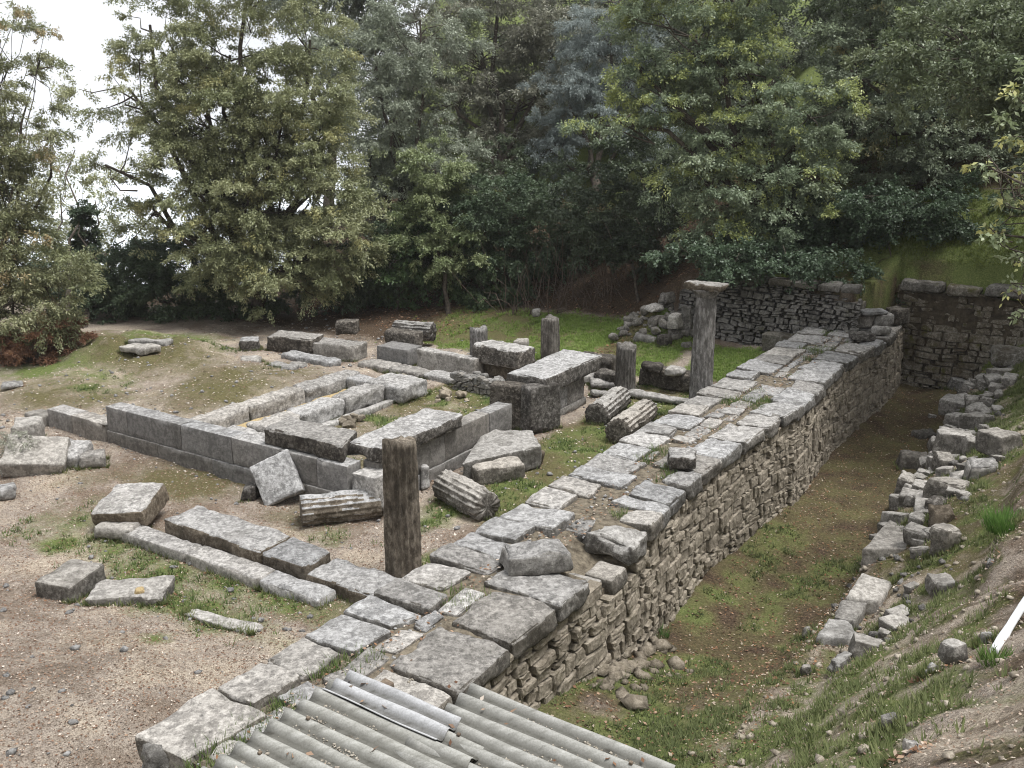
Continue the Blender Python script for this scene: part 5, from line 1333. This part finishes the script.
BRN = [(.1, .055, .035), (.16, .09, .055), (.07, .045, .03), (.28, .19, .13), (.2, .11, .06)]
flakes('fallen_leaves', 'tan fallen leaves scattered over the gravel in the foreground', 90000, 2.5, 13, -24, -7.8, .028, TAN + BRN0 + BRN0)
flakes('fallen_leaves', 'pale fallen leaves scattered over the ruin floor', 20000, 12, 25, -28, -7.9, .055, TAN + [(.5, .46, .4)], thrf=lambda s, t, x, y: R_.uniform(0, 1, len(s)) > .75 * np.maximum(cover(x, y)[0], .5 * cover(x, y)[1]))
flakes('fallen_leaves', 'brown fallen leaves covering the slope under the trees', 26000, 26, 36, -28, -7, .09, BRN, thrf=lambda s, t, x, y: R_.uniform(0, 1, len(s)) < cover(x, y)[2])
flakes('fallen_leaves', 'brown fallen leaves on the ditch floor', 9000, 6, 31, -5.6, -2.6, .045, BRN + [(.3, .25, .19)])
flakes('fallen_leaves', 'tan leaves and chips on the right bank', 40000, 3, 31, -3.4, 2, .024, [(.2, .15, .11), (.3, .24, .19), (.15, .1, .075), (.36, .31, .26), (.12, .085, .06), (.25, .19, .14)])
flakes('fallen_leaves', 'leaf litter caught between the slabs on the wall top', 3600, 5, 31, -7.0, -6.3, .045, TAN + BRN, zf=lambda s, t: np.full(len(s), 1.165), thrf=lambda s, t, x, y: R_.uniform(0, 1, len(s)) < .35 + .5 * (fbm2(s * 1.1, t * 2, 2, 5) > 0), lift=.02)
# grass in the joints of the wall top
s, t, x, y = scatter(5200, 5, 30, -7.1, -6.1)
keep = fbm2(x * 1.4, y * 1.4, 2, 44) > .32 + .1 * (s > 9); keep |= (s < 7.6) & (t < -6.6) & (fbm2(x * 1.5, y * 1.5, 2, 45) > -.05)
s, t, x, y = s[keep], t[keep], x[keep], y[keep]; m = len(s); k = np.repeat(np.arange(m), 5); q = len(k)
ang = R_.uniform(0, 6.283, q); P0 = np.stack([x[k] + np.cos(ang) * .02, y[k] + np.sin(ang) * .02, np.full(q, 1.08)], 1); hh = .17 * R_.uniform(.6, 1.3, q); ln = hh * R_.uniform(.2, .8, q)
tip = P0 + np.stack([np.cos(ang) * ln, np.sin(ang) * ln, hh], 1); wv = np.stack([-np.sin(ang), np.cos(ang), 0 * ang], 1) * .009
f = R_.uniform(0, 1, (q, 1)); o = link('grass', quads_mesh('grass', np.stack([P0 - wv, P0 + wv, tip], 1), M['grass'], 3, np.array((.06, .1, .03)) * (1 - f) + np.array((.16, .2, .07)) * f)); tag(o, 'grass growing in the joints of the paved wall top', 'grass', None, 'stuff')
# weeds and blown leaves gathered along the feet of the stones
fx = []
for ob in list(bpy.data.objects):
    if ob.type != 'MESH' or ob.parent or ob.get('category') not in ('block', 'slab', 'step', 'column drum', 'stone', 'kerb', 'boulder', 'column'): continue
    co = np.empty(len(ob.data.vertices) * 3); ob.data.vertices.foreach_get('co', co); co = co.reshape(-1, 3) + np.array(ob.location)
    if co[:, 2].max() > 6: continue
    tzv = terrain(co[:, 0], co[:, 1]); lo = co[np.abs(co[:, 2] - tzv) < .1]
    if len(lo) == 0: continue
    cxy = co[:, :2].mean(0); n_ = min(220, max(20, len(lo) // 2)); pick = lo[R_.randint(0, len(lo), n_)]
    dv = pick[:, :2] - cxy; dv /= np.linalg.norm(dv, axis=1, keepdims=True) + 1e-6
    fx.append(pick[:, :2] + dv * R_.uniform(0, .07, (n_, 1)))
fx = np.concatenate(fx); fs = fx[:, 0] * AX + fx[:, 1] * AY; ft = fx[:, 0] * BX + fx[:, 1] * BY
keep = ~inwall(fs, ft); fx = fx[keep]
gk = fbm2(fx[:, 0] * 1.1, fx[:, 1] * 1.1, 2, 88) + .8 * cover(fx[:, 0], fx[:, 1])[0] > .12
gx_ = fx[gk]; m = len(gx_); k = np.repeat(np.arange(m), 5); q = len(k); ang = R_.uniform(0, 6.283, q)
P0 = np.stack([gx_[k, 0] + np.cos(ang) * .02, gx_[k, 1] + np.sin(ang) * .02, terrain(gx_[k, 0], gx_[k, 1]) - .01], 1); hh = .1 * R_.uniform(.4, 1.5, q); ln = hh * R_.uniform(.2, .9, q)
tip = P0 + np.stack([np.cos(ang) * ln, np.sin(ang) * ln, hh], 1); wv = np.stack([-np.sin(ang), np.cos(ang), 0 * ang], 1) * .009
f = R_.uniform(0, 1, (q, 1)); o = link('grass', quads_mesh('grass', np.stack([P0 - wv, P0 + wv, tip], 1), M['grass'], 3, np.array((.07, .1, .035)) * (1 - f) + np.array((.2, .21, .09)) * f)); tag(o, 'grass and weeds growing along the feet of the fallen stones', 'grass', None, 'stuff')
lx = fx[R_.uniform(0, 1, len(fx)) < .6]; lx = lx + R_.normal(size=lx.shape) * .05; m = len(lx); a = R_.uniform(0, 6.283, m)
D = np.stack([np.cos(a), np.sin(a), R_.normal(size=m) * .3], 1); Nn = np.stack([R_.normal(size=m) * .35, R_.normal(size=m) * .35, np.ones(m)], 1); L = .05 * R_.uniform(.5, 1.5, m)
V = leaf_quads(np.stack([lx[:, 0], lx[:, 1], terrain(lx[:, 0], lx[:, 1]) + .012], 1), D, Nn, L, L * .6)
cc_ = np.array(BRN + TAN); o = link('fallen_leaves', quads_mesh('fallen_leaves', V, M['litter'], 4, cc_[R_.randint(0, len(cc_), m)])); tag(o, 'blown leaves gathered along the feet of the fallen stones', 'fallen leaves', None, 'stuff')
flakes('fallen_leaves', 'few curled brown leaves lying on the corrugated roof', 90, 3.4, 6.0, -5.2, -2.5, .06, BRN + TAN, zf=lambda s, t: np.where(t < -4.3, 2.5 - .03 * (t + 5.35), 2.445 - .03 * (t + 4.3)) + .0, thrf=lambda s, t, x, y: s > 0)
# pebbles
def pebbles(name, label, n, s0, s1, t0, t1, r0, r1, mat, thrf=None, pw=2.5, zf=None):
    s, t, x, y = scatter(n, s0, s1, t0, t1)
    keep = thrf(s, t, x, y) if thrf else ~inwall(s, t)
    x, y, s, t = x[keep], y[keep], s[keep], t[keep]; m = len(x); z = terrain(x, y) if zf is None else zf(s, t)
    base = np.array([(1, 0, 0), (-1, 0, 0), (0, 1, 0), (0, -1, 0), (0, 0, 1), (0, 0, -1), (.62, .62, .55), (-.62, .6, .5), (.6, -.62, .5), (-.6, -.62, .55)])
    fcs = [(0, 6, 4), (6, 2, 4), (2, 7, 4), (7, 1, 4), (1, 9, 4), (9, 3, 4), (3, 8, 4), (8, 0, 4), (0, 2, 6), (2, 1, 7), (1, 3, 9), (3, 0, 8), (2, 0, 5), (1, 2, 5), (3, 1, 5), (0, 3, 5)]
    r = r0 + (r1 - r0) * R_.uniform(0, 1, m) ** pw; a = R_.uniform(0, 6.283, m)
    B = base[None] * (1 + .3 * R_.uniform(-1, 1, (m, 10, 1))) * np.stack([np.ones(m), R_.uniform(.6, 1, m), R_.uniform(.45, .8, m)], 1)[:, None, :] * r[:, None, None]
    c_, s_ = np.cos(a)[:, None], np.sin(a)[:, None]
    X = B[:, :, 0] * c_ - B[:, :, 1] * s_ + x[:, None]; Y = B[:, :, 0] * s_ + B[:, :, 1] * c_ + y[:, None]; Zz = B[:, :, 2] + (z + r * .12)[:, None]
    V = np.stack([X, Y, Zz], 2).reshape(-1, 3); Fq = (np.arange(m)[:, None, None] * 10 + np.array(fcs)[None]).reshape(-1, 3)
    me = bpy.data.meshes.new(name); me.vertices.add(len(V)); me.loops.add(len(Fq) * 3); me.polygons.add(len(Fq))
    me.vertices.foreach_set('co', V.ravel().astype(np.float32)); me.loops.foreach_set('vertex_index', Fq.ravel().astype(np.int32))
    me.polygons.foreach_set('loop_start', np.arange(0, len(Fq) * 3, 3, dtype=np.int32)); me.polygons.foreach_set('loop_total', np.full(len(Fq), 3, dtype=np.int32))
    me.materials.append(M[mat]); me.update(calc_edges=True)
    o = link(name, me); tag(o, label, 'pebbles', None, 'stuff')
pebbles('pebbles', 'pale pebbles and stone chips over the ruin ground', 2600, 3, 26, -26, -7.9, .012, .08, 'slab', pw=4)
pebbles('pebbles', 'stones and chips strewn over the right bank', 3400, 4, 31, -3.3, 1.5, .008, .08, 'rubble', pw=5)
pebbles('pebbles', 'rubble stones fallen at the foot of the paved wall in the ditch', 240, 9.5, 13.5, -5.55, -4.6, .04, .2, 'rubble', pw=1.8, thrf=lambda s, t, x, y: R_.uniform(0, 1, len(s)) < np.exp(-((s - 11.4) / .9) ** 2 - ((t + 5.3) / .5) ** 2))
pebbles('pebbles', 'collapsed wall rubble between the bank blocks', 500, 12, 30, -3.3, -1.0, .03, .12, 'crust', pw=2, thrf=lambda s, t, x, y: (fbm2(x * .8, y * .8, 2, 12) > -.1) & (R_.uniform(0, 1, len(s)) < np.exp(-((t + 2.6) / .8) ** 2)))
pebbles('pebbles', 'stone chips between the slabs on the wall top', 500, 5, 31, -7.0, -6.2, .012, .05, 'slab', pw=2.5, zf=lambda s, t: np.full(len(s), 1.14), thrf=lambda s, t, x, y: s > 0)
pebbles('pebbles', 'grit and leaf crumbs in the troughs of the shed roof', 9000, 3.6, 6.1, -5.2, -2.5, .006, .02, 'rubble', pw=2.5, zf=lambda s, t: np.where(t < -4.3, 2.5 - .03 * (t + 5.35), 2.44 - .03 * (t + 4.3)) - .028 - .0, thrf=lambda s, t, x, y: (np.abs(((s - np.where(t < -4.3, 3.27, 3.6)) / PIT) % 1 - .5) < .17) & (fbm2(x * 2.2, y * 2.2, 2, 8) > -.1))
